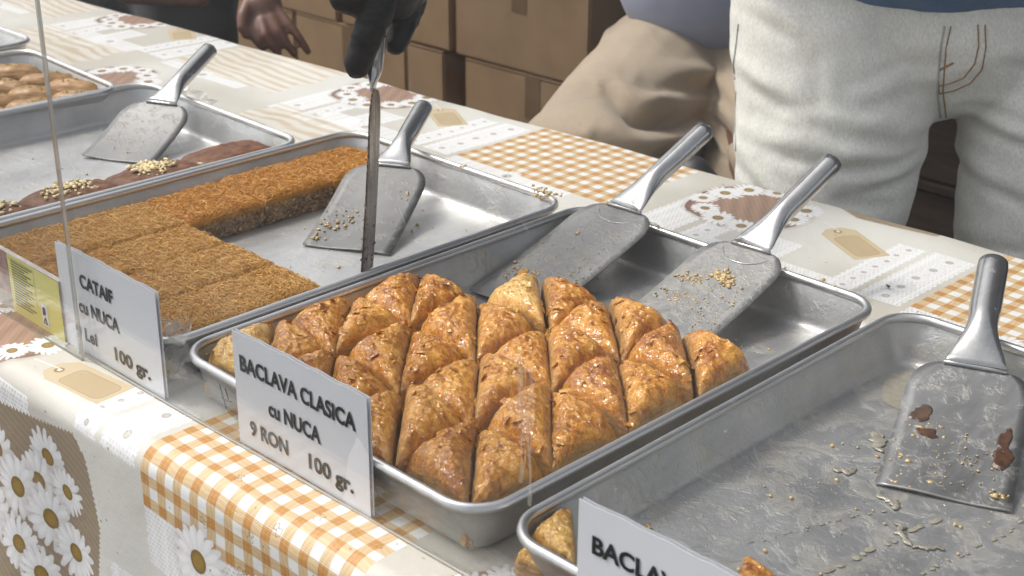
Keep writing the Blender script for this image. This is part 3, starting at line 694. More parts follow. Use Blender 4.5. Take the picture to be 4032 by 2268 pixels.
# brown cake strip: four mounded pieces with nut crumble on top
for k in range(4):
    y = .020+k*.113; x = -.474-.004*(k % 2)
    t = thing('cake_piece', (x, y+.03, .0035), ['brown cake piece topped with crumble, nearest on the strip, cut by the left image edge','brown cake piece with pale crumble, second from the front on the strip','brown cake piece with the widest heap of crumble, third on the strip','reddish brown cake piece at the far end of the strip'][k], 'cake', 'brown cake pieces along the tray wall')
    n = 30; u, v = np.meshgrid(np.linspace(-1, 1, n), np.linspace(-1, 1, n)); hx, hy = .047, .064
    e = np.clip(1-np.abs(u)**6, 0, 1)**.7*np.clip(1-np.abs(v)**14, 0, 1)**.7
    z = e*(.031+.010*np.cos(v*1.3)*(.6+.4*np.clip(u+.6, 0, 1)))+.0012*fbm(u*6, v*6, s=k)*e
    xx = u*hx*(1-.20*np.abs(v)**2*(u < 0)); V = np.stack([xx, v*hy, z], 2).reshape(-1, 3)
    ii = np.arange(n*(n-1)).reshape(n-1, n)[:, :-1].ravel(); mesh('cake_body', V, np.stack([ii, ii+1, ii+n+1, ii+n], 1), M['cake'], t, True)
    if k < 4:
        g_ = np.random.default_rng(k+40); c = 90 if k != 2 else 120
        q = g_.normal(0, 1, (c, 2))*(.013, .017); keep = np.abs(q[:, 0]) < .033; q = q[keep]
        zz = .038+.004*np.exp(-(q[:, 0]**2+q[:, 1]**2)/.0004)
        if k < 3:
            V, F = lumps(np.column_stack([q[:, 0]+.002, q[:, 1], zz+.002]), g_.uniform(.0014, .0042, len(q)), k+60); o = mesh('nut_crumble', V, F, M['crumble'], t); tag(o, kind='stuff')
# twisted rolls in the small tray
rl = [(-1.047,.385),(-.975,.402),(-.905,.405),(-.853,.385),(-1.045,.322),(-.982,.338),(-.912,.345),(-.856,.318),(-1.05,.26),(-.985,.274),(-.918,.284),(-.86,.252),(-1.05,.195),(-.985,.205),(-.92,.215)]
hu = ['tightly wound','slightly flattened','plump','narrow','pale-ended']
for k, (x, y) in enumerate(rl):
    a = R(42+14*math.sin(k*2.1)); hl, r_ = .044+.004*math.sin(k), .0205+.0015*math.cos(k*3)
    n, m_ = 26, 22; V, F = [], []
    for i in range(n+1):
        t_ = i/n*2-1; rr = r_*math.sqrt(max(1e-4, 1-abs(t_)**2.4))
        for q in range(m_):
            th = 2*math.pi*q/m_; rib = 1+.075*math.sin(th*11+t_*4+k)+.03*math.sin(th*23+t_*9)
            V.append((t_*hl, rr*rib*math.cos(th), .022+rr*rib*math.sin(th)*.95))
    for i in range(n):
        for q in range(m_): F.append((i*m_+q, i*m_+(q+1) % m_, (i+1)*m_+(q+1) % m_, (i+1)*m_+q))
    side_ = ('back', 'middle', 'front')[0 if y > .35 else (1 if y > .24 else 2)]
    rk = sorted([p[0] for p in rl if (0 if p[1] > .35 else (1 if p[1] > .24 else 2)) == (0 if y > .35 else (1 if y > .24 else 2))]).index(x)
    t = thing('pastry_roll', (x, y, .0035), '%s golden pastry roll, %s from the left in the %s row' % (hu[k % 5], ordn[rk] if rk > 0 else 'first', side_), 'pastry', 'twisted rolls in the far left tray', a)
    mesh('roll_body', V, F, M['roll'], t, True)
    g_ = np.random.default_rng(k+5); c = 26; px_ = g_.normal(0, .010, c); V, F = lumps(np.column_stack([px_, g_.normal(0, .004, c), np.full(c, .022+r_*.95)]), .0012, k); o = mesh('pistachio_dust', V, F, M['pist'], t); tag(o, kind='stuff')
# crumbs lying about in the trays and on the cloth
g_ = np.random.default_rng(3)
P = []
for (x0, x1, y0, y1, z, c) in ((-.28, -.03, .23, .53, .0045, 26), (.03, .38, .38, .53, .0045, 26), (.45, .78, .05, .52, .0048, 90), (-.78, -.46, .1, .44, .0045, 24), (.02, .38, .545, .5555, .054, 9), (-.2,-.02,.53,.55,.054,14), (.43,.78,.545,.56,.054,10)):
    P.append(np.column_stack([g_.uniform(x0, x1, c), g_.uniform(y0, y1, c), np.full(c, z)]))
P = np.vstack(P); V, F = lumps(P, g_.uniform(.0007, .0023, len(P)), 9)
tag(mesh('pastry_crumbs', V, F, M['residue']), 'tiny pale crumbs scattered over the tray floors and back rims', 'crumbs', kind='stuff')
q = []
for k in range(34): q.append((-.055+g_.normal(0, .011), .541+g_.normal(0, .003), .050+g_.normal(0, .003)))
V, F = lumps(q, g_.uniform(.0015, .0036, len(q)), 12); tag(mesh('pastry_residue', V, F, M['residue']), 'clump of orange crumbs stuck on the back corner of the cataif tray rim', 'crumbs', kind='stuff')
for (x, y, r_, lab) in ((.262, .658, .0035, 'small orange crumb lying on the cloth behind the baklava tray'), (.322, .695, .0028, 'small dark speck lying on the printed lace at the right'), (-.005, .60, .003, 'brown crumb lying on the cloth between the two back tray corners')):
    V, F = lumps([(0, 0, r_*.5)], r_, int(x*999)); o = mesh('crumb', V, F, M['burnt' if 'dark' in lab else 'residue']); o.location = (x, y, .001); tag(o, lab, 'crumb')
# syrup streaks on the floor of the right tray
def blob_sheet(cx_, cy_, pts, z, seed, th=.0009):
    bm = bmesh.new(); n = len(pts); vs_ = [bm.verts.new((a, b, 0)) for a, b in pts]; f = bm.faces.new(vs_)
    ex = bmesh.ops.extrude_face_region(bm, geom=[f]); tv = [e for e in ex['geom'] if isinstance(e, bmesh.types.BMVert)]
    c = Vector((sum(p[0] for p in pts)/n, sum(p[1] for p in pts)/n, 0))
    for v in tv: v.co = c+(v.co-c)*.86+Vector((0, 0, th))
    bmesh.ops.recalc_face_normals(bm, faces=bm.faces[:]); me = bpy.data.meshes.new('syrup_streak'); bm.to_mesh(me); bm.free(); return me
def ragged(a, b_, wd, seed, n=26):
    g2 = np.random.default_rng(seed); a, b_ = np.array(a), np.array(b_); d = b_-a; nn = np.array([-d[1], d[0]])/np.linalg.norm(d); L1, L2 = [], []
    for t in np.linspace(0, 1, n):
        w_ = wd*(.25+.9*abs(vnoise(np.array([t*9.]), np.array([seed*1.]), s=seed)[0]))*math.sin(math.pi*min(.97, max(.03, t)))**.4; c = a+d*t+nn*wd*.6*vnoise(np.array([t*5.]), np.array([1.]), s=seed+3)[0]
        L1.append(c+nn*w_); L2.append(c-nn*w_)
    return [tuple(p) for p in L1]+[tuple(p) for p in L2[::-1]]
M['syrup'] = simple('dried_syrup', (.31, .285, .225), .25, nscale=120, var=.18, bmp=.5, bd=.001, coat=.6)
L = []
for k, (a, b_, wd) in enumerate((((.585,.285),(.612,.262),.0050),((.612,.262),(.632,.278),.0045),((.49,.40),(.515,.37),.008),((.55,.315),(.575,.30),.006),((.505,.315),(.52,.33),.006))):
    me = blob_sheet(0, 0, ragged(a, b_, wd, k+3), 0, k); L.append(([(v.co.x, v.co.y, v.co.z) for v in me.vertices], [tuple(p.vertices) for p in me.polygons])); bpy.data.meshes.remove(me)
g_ = np.random.default_rng(8)
for (a, b_, c, r_) in (((.655,.355),(.615,.10),26,.0022),((.605,.305),(.56,.06),22,.0034),((.70,.30),(.66,.12),12,.0018),((.52,.18),(.57,.30),14,.0016)):
    for k in range(c):
        t = (k+g_.uniform(-.35, .35))/c; x = a[0]+(b_[0]-a[0])*t+g_.normal(0, .0014); y = a[1]+(b_[1]-a[1])*t; rx, ry = r_*g_.uniform(.35, 1.0), r_*g_.uniform(.6, 2.0); an = math.atan2(b_[1]-a[1], b_[0]-a[0])
        ring = [(x+rx*math.sin(q)*math.sin(an)*-1+ry*math.cos(q)*math.cos(an), y+rx*math.sin(q)*math.cos(an)+ry*math.cos(q)*math.sin(an), 0) for q in np.linspace(0, 2*math.pi, 10)[:-1]]
        n_ = len(ring); L.append((ring+[(x, y, r_*.32)], [(i, (i+1) % n_, n_) for i in range(n_)]))
V, F = joinvf(L); o = mesh('syrup_streaks', V, F, M['syrup'], None, True); o.location = (0, 0, .0044); tag(o, 'thin dried syrup drips on the floor of the right tray', 'syrup', kind='stuff')
pd = [(.505+.062*math.cos(t)*(1+.12*math.sin(3*t)), .492+.048*math.sin(t)*(1+.1*math.cos(5*t))) for t in np.linspace(0, 2*math.pi, 40)[:-1]]
me = blob_sheet(0, 0, pd, 0, 0, .0008); me.materials.append(M['syrup']); o = bpy.data.objects.new('syrup_puddle', me); COL.objects.link(o); o.location = (0, 0, .0042); tag(o, 'cream coloured syrup puddle in the back left corner of the right tray', 'syrup')

# ------------------------------------------------------------------ spatulas
def spatula(T, Nk, E, wv, label, bmat, bw=.104, nw=.050, weld=False, hr=.0125, crumbs=0, seed=1, sag=.004, cmat='residue', group='steel serving spatulas'):
    """T tip centre, Nk neck, E end of the handle (world); wv = direction across the blade"""
    T, Nk, E, wv = Vector(T), Vector(Nk), Vector(E), Vector(wv)
    ax = (T-Nk); Lb = ax.length; ax.normalize(); wv = (wv-ax*wv.dot(ax)).normalized(); nr = wv.cross(ax).normalized()
    if nr.z < 0: nr = -nr
    t = thing('spatula', Nk, label, 'spatula', group)
    # blade outline: u across, v from neck to tip
    ol = []
    sh = .036; h = bw/2
    right = [(nw/2, 0)]
    for k in range(1, 9):
        a = math.pi/2*k/8; right.append((nw/2+(h-nw/2)*math.sin(a), sh*(1-math.cos(a))*1.0))
    right += [(h, Lb*.6), (h+.0008, Lb-.002), (h-.0008, Lb)]
    # resample so that the blade can carry a slight bow
    pts = [(u, v) for u, v in right]; ol = pts+[(-u, v) for u, v in pts[::-1]]
    bm = bmesh.new()
    rows = sorted(set([round(v, 4) for _, v in pts]+[round(x, 4) for x in np.linspace(sh, Lb-.003, 9)]))
    def half(v):
        for (u0, v0), (u1, v1) in zip(pts, pts[1:]):
            if v0-1e-6 <= v <= v1+1e-6 and v1 > v0: return u0+(u1-u0)*(v-v0)/(v1-v0)
        return h
    G, nu = [], 10
    for v in rows:
        hw = half(v); G.append([bm.verts.new(wv*(hw*(2*i/nu-1))+ax*v+nr*(-sag*math.sin(math.pi*min(1, v/Lb))+.0012*math.sin(i*.7+seed)*min(1, v/Lb))) for i in range(nu+1)])
    fs = [bm.faces.new((G[r][i], G[r][i+1], G[r+1][i+1], G[r+1][i])) for r in range(len(G)-1) for i in range(nu)]
    bmesh.ops.recalc_face_normals(bm, faces=fs)
    me = bpy.data.meshes.new('blade'); bm.to_mesh(me); bm.free(); me.polygons.foreach_set('use_smooth', [True]*len(me.polygons))
    sol = bpy.data.objects.new('blade', me); COL.objects.link(sol); sol.parent = t; me.materials.append(bmat)
    md = sol.modifiers.new('solid', 'SOLIDIFY'); md.thickness = .0014; md.offset = 0
    # handle: flat flared neck that turns into a round tube
    H = E-Nk; Lh = H.length; hd = H.normalized(); n = 20; m_ = 20; V, F = [], []
    wh = (wv-hd*wv.dot(hd)).normalized(); nh = wh.cross(hd).normalized()
    if nh.dot(nr) < 0: nh = -nh
    for i in range(n+1):
        s_ = i/n; e = sstep(0, .40, np.array(s_)); e = float(e)
        a_ = (nw/2-.001)*(1-e)+hr*e; b_ = .0022*(1-e)+hr*.92*e
        a_ *= 1-.10*math.sin(math.pi*min(1, s_/.5))*(s_ < .5)
        if s_ > .93: k = math.sqrt(max(0.0, 1-((s_-.93)/.07)**2)); a_ *= max(k, .04); b_ *= max(k, .04)
        c = H*s_+nr*(.003+.0015*e)
        for q in range(m_):
            th = 2*math.pi*q/m_; cx_ = math.copysign(abs(math.cos(th))**(.75+.25*e), math.cos(th)); V.append(c+wh*a_*cx_+nh*b_*math.sin(th))
    for i in range(n):
        for q in range(m_): F.append((i*m_+q, i*m_+(q+1) % m_, (i+1)*m_+(q+1) % m_, (i+1)*m_+q))
    F.append(tuple(range(m_))[::-1]); F.append(tuple(n*m_+q for q in range(m_)))
    mesh('handle', V, F, M['handle'], t, True)
    # folded steel lip where the handle is welded to the blade
    V, F = tube_vf([wv*(nw/2)*s_*1.0+ax*.001+nr*.0022 for s_ in (-1, -.97, -.5, 0, .5, .97, 1)], [.0008, .0019, .0021, .0021, .0021, .0019, .0008], 8); mesh('welded_lip', V, F, M['handle'], t, True)
    if weld:
        V, F = tube_vf([wv*(.031*math.cos(a))+ax*(.001+.026*math.sin(a))+nr*(.0010-sag*math.sin(math.pi*.13)) for a in np.linspace(0, math.pi, 22)], .0007, 6); mesh('weld_line', V, F, M['handle'], t, True)
    if crumbs:
        g_ = np.random.default_rng(seed+70); P_, r_ = [], []
        for (cu, cv, sp, c, rad) in crumbs:
            for _ in range(c):
                u, v = cu+g_.normal(0, sp), cv+g_.normal(0, sp*.6)
                if abs(u) < h-.003 and .03 < v < Lb-.003:
                    P_.append(wv*u+ax*v+nr*(-sag*math.sin(math.pi*v/Lb)+.0012)); r_.append(rad*g_.uniform(.4, 1.3))
        V, F = lumps([tuple(p) for p in P_], np.array(r_), seed); o = mesh('crumb_residue', V, F, M[cmat], t); tag(o, kind='stuff')
    return t, wv, ax, nr
M['blade_a'] = mat_steel('brushed_blade_steel', 11, .45, .46, .22)
M['blade_b'] = mat_steel('smeared_blade_steel', 12, .70, .44, .34)
M['blade_c'] = mat_steel('wet_blade_steel', 13, .40, .36, .32)
spatula((-.631,.312,.006), (-.684,.421,.052), (-.737,.546,.098), (.88,.47,0), 'spatula lying in the wet tray beside the brown cake strip, leftmost of those in trays', M['blade_a'], bw=.108, seed=2, crumbs=((.02,.10,.02,14,.0013),))
spatula((-.166,.332,.006), (-.245,.470,.055), (-.317,.591,.090), (.866,.5,0), 'spatula lying in the cataif tray with yellowish crumbs on its blade', M['blade_a'], bw=.106, seed=3, crumbs=((-.02,.10,.014,16,.0016),(-.035,.125,.008,14,.0026),(.035,.05,.01,6,.0016),(-.045,.150,.006,12,.0026),(.0,.11,.03,40,.0010)))
spatula((.073,.352,.010), (.068,.547,.062), (.080,.679,.130), (1,-.04,0), 'left one of two spatulas resting on the back rim of the baklava tray', M['blade_b'], bw=.103, weld=True, seed=4, crumbs=((-.02,.06,.004,3,.003),(.0,.10,.025,60,.0009),(-.02,.150,.012,60,.0017),(.03,.12,.012,26,.0010),(.0,.15,.02,26,.0013)))
spatula((.243,.380,.014), (.238,.554,.062), (.248,.687,.130), (1,-.03,0), 'right one of two spatulas resting on the baklava tray rim, crusted with crumbs', M['blade_b'], bw=.105, weld=True, seed=5, crumbs=((.0,.052,.007,60,.0026),(.012,.060,.006,30,.0024),(-.028,.07,.008,40,.0020),(.01,.09,.03,70,.0011),(-.02,.10,.008,24,.0020),(.02,.14,.025,40,.0010)))
t5, wv, ax, nr = spatula((.592,.341,.006), (.531,.494,.048), (.477,.614,.100), (.93,.37,0), 'widest spatula standing in the nearly empty right tray with two dark burnt patches', M['blade_c'], bw=.107, seed=6, hr=.0145, nw=.056, crumbs=((-.03,.09,.010,16,.0020),(.045,.155,.006,16,.0028),(0,.12,.03,80,.0010),(-.042,.13,.006,6,.0022),(-.03,.155,.012,14,.0018)))
for (cu, cv, a_, b_, sd_, lab) in ((-.034,.072,.010,.012,1,None), (-.026,.094,.011,.007,2,None), (.038,.085,.006,.016,3,None), (.040,.108,.010,.013,4,None)):
    n = 26; ring = []
    for k in range(n):
        th = 2*math.pi*k/n; q = 1+.35*float(vnoise(np.array([math.cos(th)*2.2+sd_*7]), np.array([math.sin(th)*2.2]))[0]); ring.append((cu+a_*q*math.cos(th), cv+b_*q*math.sin(th)))
    V = [wv*u+ax*v+nr*(-.004*math.sin(math.pi*v/.165)+.0008) for u, v in ring]+[wv*(cu+(u-cu)*.8)+ax*(cv+(v-cv)*.8)+nr*(-.004*math.sin(math.pi*v/.165)+.0022) for u, v in ring]
    F = [(k, (k+1) % n, n+(k+1) % n, n+k) for k in range(n)]+[tuple(n+k for k in range(n))]; mesh('burnt_patch', V, F, M['burnt'], t5, False)
def crust_mat():
    m, nt, b = newmat('crusted_blade_steel'); co = obco(nt); n1 = noise(nt, co, 170, 6, .7, .3, sc3=(1, 1, .09)); n2 = noise(nt, co, 240, 4, .7)
    f = mth(nt, 'ADD', mth(nt, 'MULTIPLY', n1, .7), mth(nt, 'MULTIPLY', n2, .3)); sp = N(nt, 'ShaderNodeSeparateXYZ'); nt.links.new(co, sp.inputs[0]); dn = rng_map(nt, sp.outputs['Z'], -.06, -.19, .02, -.09)
    f = mth(nt, 'ADD', f, dn); nt.links.new(ramp(nt, f, [(.46, (.035, .018, .008)), (.52, (.13, .07, .032)), (.565, (.30, .27, .23)), (.63, (.66, .64, .61))]), b.inputs['Base Color'])
    nt.links.new(rng_map(nt, f, .46, .54, 0, .8), b.inputs['Metallic']); b.inputs['Roughness'].default_value = .3; bump(nt, b, f, 1.0, .004); return m
M['blade_s'] = crust_mat()
tipS, nkS, enS = Vector((-.050,.270,.032)), Vector((-.083,.316,.215)), Vector((-0.0864, 0.3303, 0.2733))
vd = (Vector((1.0638,-.6245,.6316))-(tipS+nkS)*.5).normalized(); axS = (tipS-nkS).normalized(); sdv = axS.cross(vd).normalized()
wS = (vd-axS*vd.dot(axS)).normalized()*math.cos(R(6.5))+sdv*math.sin(R(6.5))
spatula(tipS, nkS, enS, wS, 'dirty spatula held upright edge-on by the black gloved hand', M['blade_s'], bw=.098, nw=.034, seed=7, hr=.0105, sag=.001, crumbs=((0,.165,.04,150,.0020),(0,.175,.03,90,.0026),(.035,.11,.03,90,.0014),(.04,.07,.02,50,.0012)), cmat='burnt')

# ------------------------------------------------------------------ price signs
def lettering(parent, txt, x0, x1, zb, cap, y):
    cu = bpy.data.curves.new('lettering', 'FONT'); cu.body = txt; cu.size = 1; cu.offset = .034; cu.resolution_u = 4
    o = bpy.data.objects.new('lettering', cu); COL.objects.link(o); bpy.context.view_layer.update()
    me = bpy.data.meshes.new_from_object(o.evaluated_get(bpy.context.evaluated_depsgraph_get())); bpy.data.objects.remove(o); bpy.data.curves.remove(cu)
    co = np.empty(len(me.vertices)*3, np.float32); me.vertices.foreach_get('co', co); co = co.reshape(-1, 3)
    capu = .73
    X = x0+(co[:, 0]-co[:, 0].min())/(co[:, 0].max()-co[:, 0].min())*(x1-x0); Z = zb+co[:, 1]/capu*cap
    co = np.column_stack([X, .0007*np.sin(X*30)-.0006, Z]).astype(np.float32); me.vertices.foreach_set('co', co.ravel()); me.name = 'lettering'
    me.materials.clear(); me.materials.append(M['ink']); me.update()
    o = bpy.data.objects.new('lettering', me); COL.objects.link(o); o.parent = parent; return o
def sign(x, y, rz, W_, H_, label, lines, tilt=0):
    t = thing('price_sign', (x, y, .001), label, 'sign', 'white paper price signs on the acrylic screen', rz)
    n = 14; V = []
    for k in range(n+1):
        u = W_*k/n; yy = .0007*math.sin(u*30)
        V += [(u, yy, 0), (u, yy+.0003, H_-.0004*math.sin(k*1.9)-.0003*(k % 3))]
    F = [(2*k, 2*k+2, 2*k+3, 2*k+1) for k in range(n)]
    o = mesh('paper_sheet', V, F, M['paper'], t); md = o.modifiers.new('s', 'SOLIDIFY'); md.thickness = .0006
    V2 = [(a+.0014, b_+.0026, c+.0006) for a, b_, c in V]; o = mesh('paper_backing', V2, F, M['paper'], t); md = o.modifiers.new('s', 'SOLIDIFY'); md.thickness = .0005
    for (tx, x0, x1, zb, cap) in lines: lettering(t, tx, x0, x1, zb, cap, -.0016)
    return t
sign(-.1770, -.0150, R(1.0), .1745, .108, 'white sign reading CATAIF cu NUCA 9 Lei, at the left behind the pane edge',
     (('CATAIF', .040, .100, .0725, .0142), ('cu NUCA', .033, .106, .0445, .0142), ('9 Lei', .022, .060, .0150, .0135), ('100 gr.', .092, .154, .0125, .0138)))
sign(.1105, -.0085, R(1.2), .1745, .108, 'white sign reading BACLAVA CLASICA cu NUCA 9 RON, in front of the full baklava tray',
     (('BACLAVA CLASICA', .009, .161, .0735, .0150), ('cu NUCA', .045, .115, .0435, .0146), ('9 RON', .017, .069, .0142, .0142), ('100 gr.', .097, .155, .0142, .0142)))
sign(.5035, -.0015, R(1.2), .1745, .113, 'white sign starting with BACLAV, cut by the bottom edge of the picture',
     (('BACLAVA', .013, .098, .0765, .0140),))
# yellow packet leaning inside the screen
M['yellow'] = simple('yellow_label_print', (.72, .66, .16), .3, nscale=20, var=.06, bmp=.1, coat=.5)
M['photo'] = simple('food_photo_print', (.23, .09, .08), .3, nscale=55, var=.7, bmp=.1, coat=.5)
M['pinkish'] = simple('clear_packet_film', (.50, .42, .36), .2, nscale=45, var=.3, bmp=.6, bd=.002, coat=.8)
M['greyprint'] = simple('small_grey_print', (.14, .14, .07), .5, bmp=0)
t = thing('food_packet', (-.41, -.0172, .001), 'yellow labelled food packet leaning on the screen at the left edge, beside the CATAIF sign', 'packet')
V, F = box_vf(0, .234, .0006, .006, 0, .066); mesh('packet_body', V, F, M['pinkish'], t)
mesh('yellow_label', [(.128,0,0),(.234,0,0),(.234,0,.0655),(.128,0,.0665)], [(0,1,2,3)], M['yellow'], t)
mesh('printed_photo', [(.030,0,.014),(.127,0,.020),(.127,0,.066),(.030,0,.066)], [(0,1,2,3)], M['photo'], t)
L = []
for k in range(17):
    z = .059-k*.0030; x1 = .180-(.004*(k*7 % 5)); L.append(([(.136,-.0004,z),(x1,-.0004,z),(x1,-.0004,z+.0013),(.136,-.0004,z+.0013)], [(0,1,2,3)]))
for a, b_ in (((.133,.0615),(.183,.0615)),((.183,.0615),(.183,.022))):
    if a[0] == b_[0]: L.append(([(a[0],-.0004,b_[1]),(a[0]+.0006,-.0004,b_[1]),(a[0]+.0006,-.0004,a[1]),(a[0],-.0004,a[1])], [(0,1,2,3)]))
    else: L.append(([(a[0],-.0004,a[1]),(b_[0],-.0004,a[1]),(b_[0],-.0004,a[1]+.0006),(a[0],-.0004,a[1]+.0006)], [(0,1,2,3)]))
V, F = joinvf(L); mesh('small_print', V, F, M['greyprint'], t)
mesh('white_symbol_panel', [(.192,-.0003,.006),(.204,-.0003,.006),(.204,-.0003,.030),(.192,-.0003,.030)], [(0,1,2,3)], M['paper'], t)
L = []
for a, b_ in (((.1945,.009),(.2015,.009)),((.2015,.009),(.198,.0155)),((.198,.0155),(.1945,.009))): L.append(tube_vf([(a[0],-.0008,a[1]),(b_[0],-.0008,b_[1])], .0005, 4))
L.append(tube_vf([(.198,-.0008,.019),(.198,-.0008,.027)], .0017, 6)); V, F = joinvf(L); mesh('recycling_symbol', V, F, M['dark'], t)

# ------------------------------------------------------------------ acrylic screen
def pane_mat():
    m, nt, b = newmat('scratched_acrylic'); nt.nodes.remove(b); out = nt.nodes['Material Output']; co = obco(nt)
    gl = N(nt, 'ShaderNodeBsdfGlossy'); gl.inputs['Roughness'].default_value = .02
    tr = N(nt, 'ShaderNodeBsdfTransparent'); tr.inputs['Color'].default_value = (.985, .99, .988, 1)
    df = N(nt, 'ShaderNodeBsdfDiffuse'); df.inputs['Color'].default_value = (.8, .8, .8, 1)
    ge = N(nt, 'ShaderNodeNewGeometry'); dp = N(nt, 'ShaderNodeVectorMath', operation='DOT_PRODUCT'); nt.links.new(ge.outputs['Normal'], dp.inputs[0]); nt.links.new(ge.outputs['Incoming'], dp.inputs[1])
    cs = mth(nt, 'ABSOLUTE', dp.outputs['Value']); fr = mth(nt, 'ADD', .045, mth(nt, 'MULTIPLY', mth(nt, 'POWER', mth(nt, 'SUBTRACT', 1.0, cs), 5.0), .95))
    m1 = N(nt, 'ShaderNodeMixShader'); nt.links.new(fr, m1.inputs[0]); nt.links.new(tr.outputs[0], m1.inputs[1]); nt.links.new(gl.outputs[0], m1.inputs[2])
    sm = noise(nt, co, 6, 5, .6, 1.0); dust = noise(nt, co, 260, 2); st = noise(nt, co, 30, 3, .6, .2, sc3=(4, 1, .35))
    h = mth(nt, 'ADD', mth(nt, 'MULTIPLY', rng_map(nt, sm, .45, .75, 0, .022), 1), mth(nt, 'MULTIPLY', rng_map(nt, dust, .755, .79, 0, .5), rng_map(nt, sm, .4, .6, 0, 1)))
    h = mth(nt, 'ADD', h, rng_map(nt, st, .72, .80, 0, .04))
    m2 = N(nt, 'ShaderNodeMixShader'); nt.links.new(h, m2.inputs[0]); nt.links.new(m1.outputs[0], m2.inputs[1]); nt.links.new(df.outputs[0], m2.inputs[2])
    nt.links.new(m2.outputs[0], out.inputs['Surface']); return m
M['pane'] = pane_mat()
def edge_mat():
    m, nt, b = newmat('polished_acrylic_edge'); b.inputs['Base Color'].default_value = (.62, .60, .54, 1); b.inputs['Roughness'].default_value = .15
    b.inputs['Transmission Weight'].default_value = .35; b.inputs['Alpha'].default_value = .8; return m
M['pane_edge'] = edge_mat()
def pane(x0, x1, y, rz, label):
    t = thing('acrylic_screen', (x0, y, .0006), label, 'screen', 'clear acrylic screens along the table front', rz); W_ = x1-x0; H_ = .62; th = .003
    V, F = box_vf(0, W_, -th, 0, 0, H_); mesh('clear_sheet', V, [F[2], F[4]], M['pane'], t)
    e = .0
    L = [([(W_,-th,0),(W_,0,0),(W_,0,H_),(W_,-th,H_)], [(0,1,2,3)]), ([(0,-th,0),(0,0,0),(0,0,H_),(0,-th,H_)], [(3,2,1,0)]), ([(0,-th,H_),(W_,-th,H_),(W_,0,H_),(0,0,H_)], [(0,1,2,3)])]
    V, F = joinvf(L); mesh('sheet_edge', V, F, M['pane_edge'], t)
    V, F = tube_vf([(0,-th*.5-.0008,.0006),(W_,-th*.5-.0008,.0006)], .0013, 8); mesh('bottom_bead', V, F, M['pane_edge'], t, True)
    return t
pane(-1.30, -.1285, -.0205-.0283*1.13, R(1.45), 'clear acrylic sheet at the left, its upright edge crossing the CATAIF sign')
pane(-.146, 1.05, -.0162, R(1.45), 'long clear acrylic sheet in front of the baklava trays')
# hanging streak of dried glue on the screen
M['smear'] = simple('milky_glue_smear', (.62, .56, .50), .4, nscale=60, var=.2, bmp=.4)
M['smear'].node_tree.nodes['Principled BSDF'].inputs['Alpha'].default_value = .30
L = []
g_ = np.random.default_rng(5)
for (x, z0, z1, w_) in ((.4515,.205,.105,.0011),(.4550,.200,.118,.0007),(.4590,.196,.090,.0012),(.4485,.198,.150,.0008),(.4620,.190,.098,.0006)):
    zz = np.linspace(z0, z1, 16); l_, r_ = [], []
    for z in zz:
        c = x+.0018*float(vnoise(np.array([z*60]), np.array([x*900]))[0]); k = w_*(.5+abs(float(vnoise(np.array([z*150]), np.array([x*500]))[0]))*1.6); l_.append((c-k, z)); r_.append((c+k, z))
    q = l_+r_[::-1]; L.append(([(a, -.0162+.0253*(a+.146)-.0035, b_) for a, b_ in q], [tuple(range(len(q)))]))
V, F = joinvf(L); tag(mesh('glue_smear', V, F, M['smear']), 'milky vertical smear on the clear screen, above the rightmost sign', 'smear')
# a few long scratches
M['scr'] = simple('scratch_mark', (.8, .8, .8), .5, bmp=0); M['scr'].node_tree.nodes['Principled BSDF'].inputs['Alpha'].default_value = .45
L = []
for (x, z, dx, dz) in ((-.06,.255,.006,-.016),(-.02,.20,.003,-.020),(-.10,.20,.004,-.02),(.06,.27,.010,-.012),(.13,.30,-.008,-.014),(.30,.33,.012,-.012),(.02,.23,-.002,-.016),(.20,.36,.010,-.004),(.45,.30,.008,-.008),(-.11,.15,.002,-.02),(.33,.28,.010,-.014),(.09,.185,.002,-.018)):
    a = Vector((x, -.0162+.0253*(x+.146)-.0034, z)); V, F = tube_vf([a, a+Vector((dx*.5+.0004, 0, dz*.5)), a+Vector((dx, 0, dz))], [.00010, .00022, .00008], 4); L.append((V, F))
V, F = joinvf(L); tag(mesh('scratches', V, F, M['scr']), 'short pale scratches on the clear acrylic screen', 'scratches', kind='stuff')
# crumpled film beside the CATAIF sign and behind the far trays
def film():
    m, nt, b = newmat('crumpled_clear_film'); b.inputs['Base Color'].default_value = (.8, .78, .75, 1); b.inputs['Roughness'].default_value = .12; b.inputs['Alpha'].default_value = .38; b.inputs['Specular IOR Level'].default_value = .9; return m
M['film'] = film()
for (x, y, z, sx_, sz_, sd_, lab) in ((-.020, .012, .040, .016, .026, 1, 'crumpled clear plastic film on the cataif tray, right of its sign'), (-.735, .505, .020, .05, .024, 2, 'crumpled clear plastic film on the cloth behind the wet tray')):
    n = 16; u, v = np.meshgrid(np.linspace(-1, 1, n), np.linspace(-1, 1, n)); 
    V = np.stack([u*sx_+.006*vnoise(u*3, v*3, s=sd_), .010*vnoise(u*4, v*4, s=sd_+1)+v*.004, v*sz_+.006*vnoise(u*5, v*3, s=sd_+2)], 2).reshape(-1, 3)
    ii = np.arange(n*(n-1)).reshape(n-1, n)[:, :-1].ravel(); o = mesh('plastic_film', V, np.stack([ii, ii+1, ii+n+1, ii+n], 1), M['film']); o.location = (x, y, z); tag(o, lab, 'plastic film')

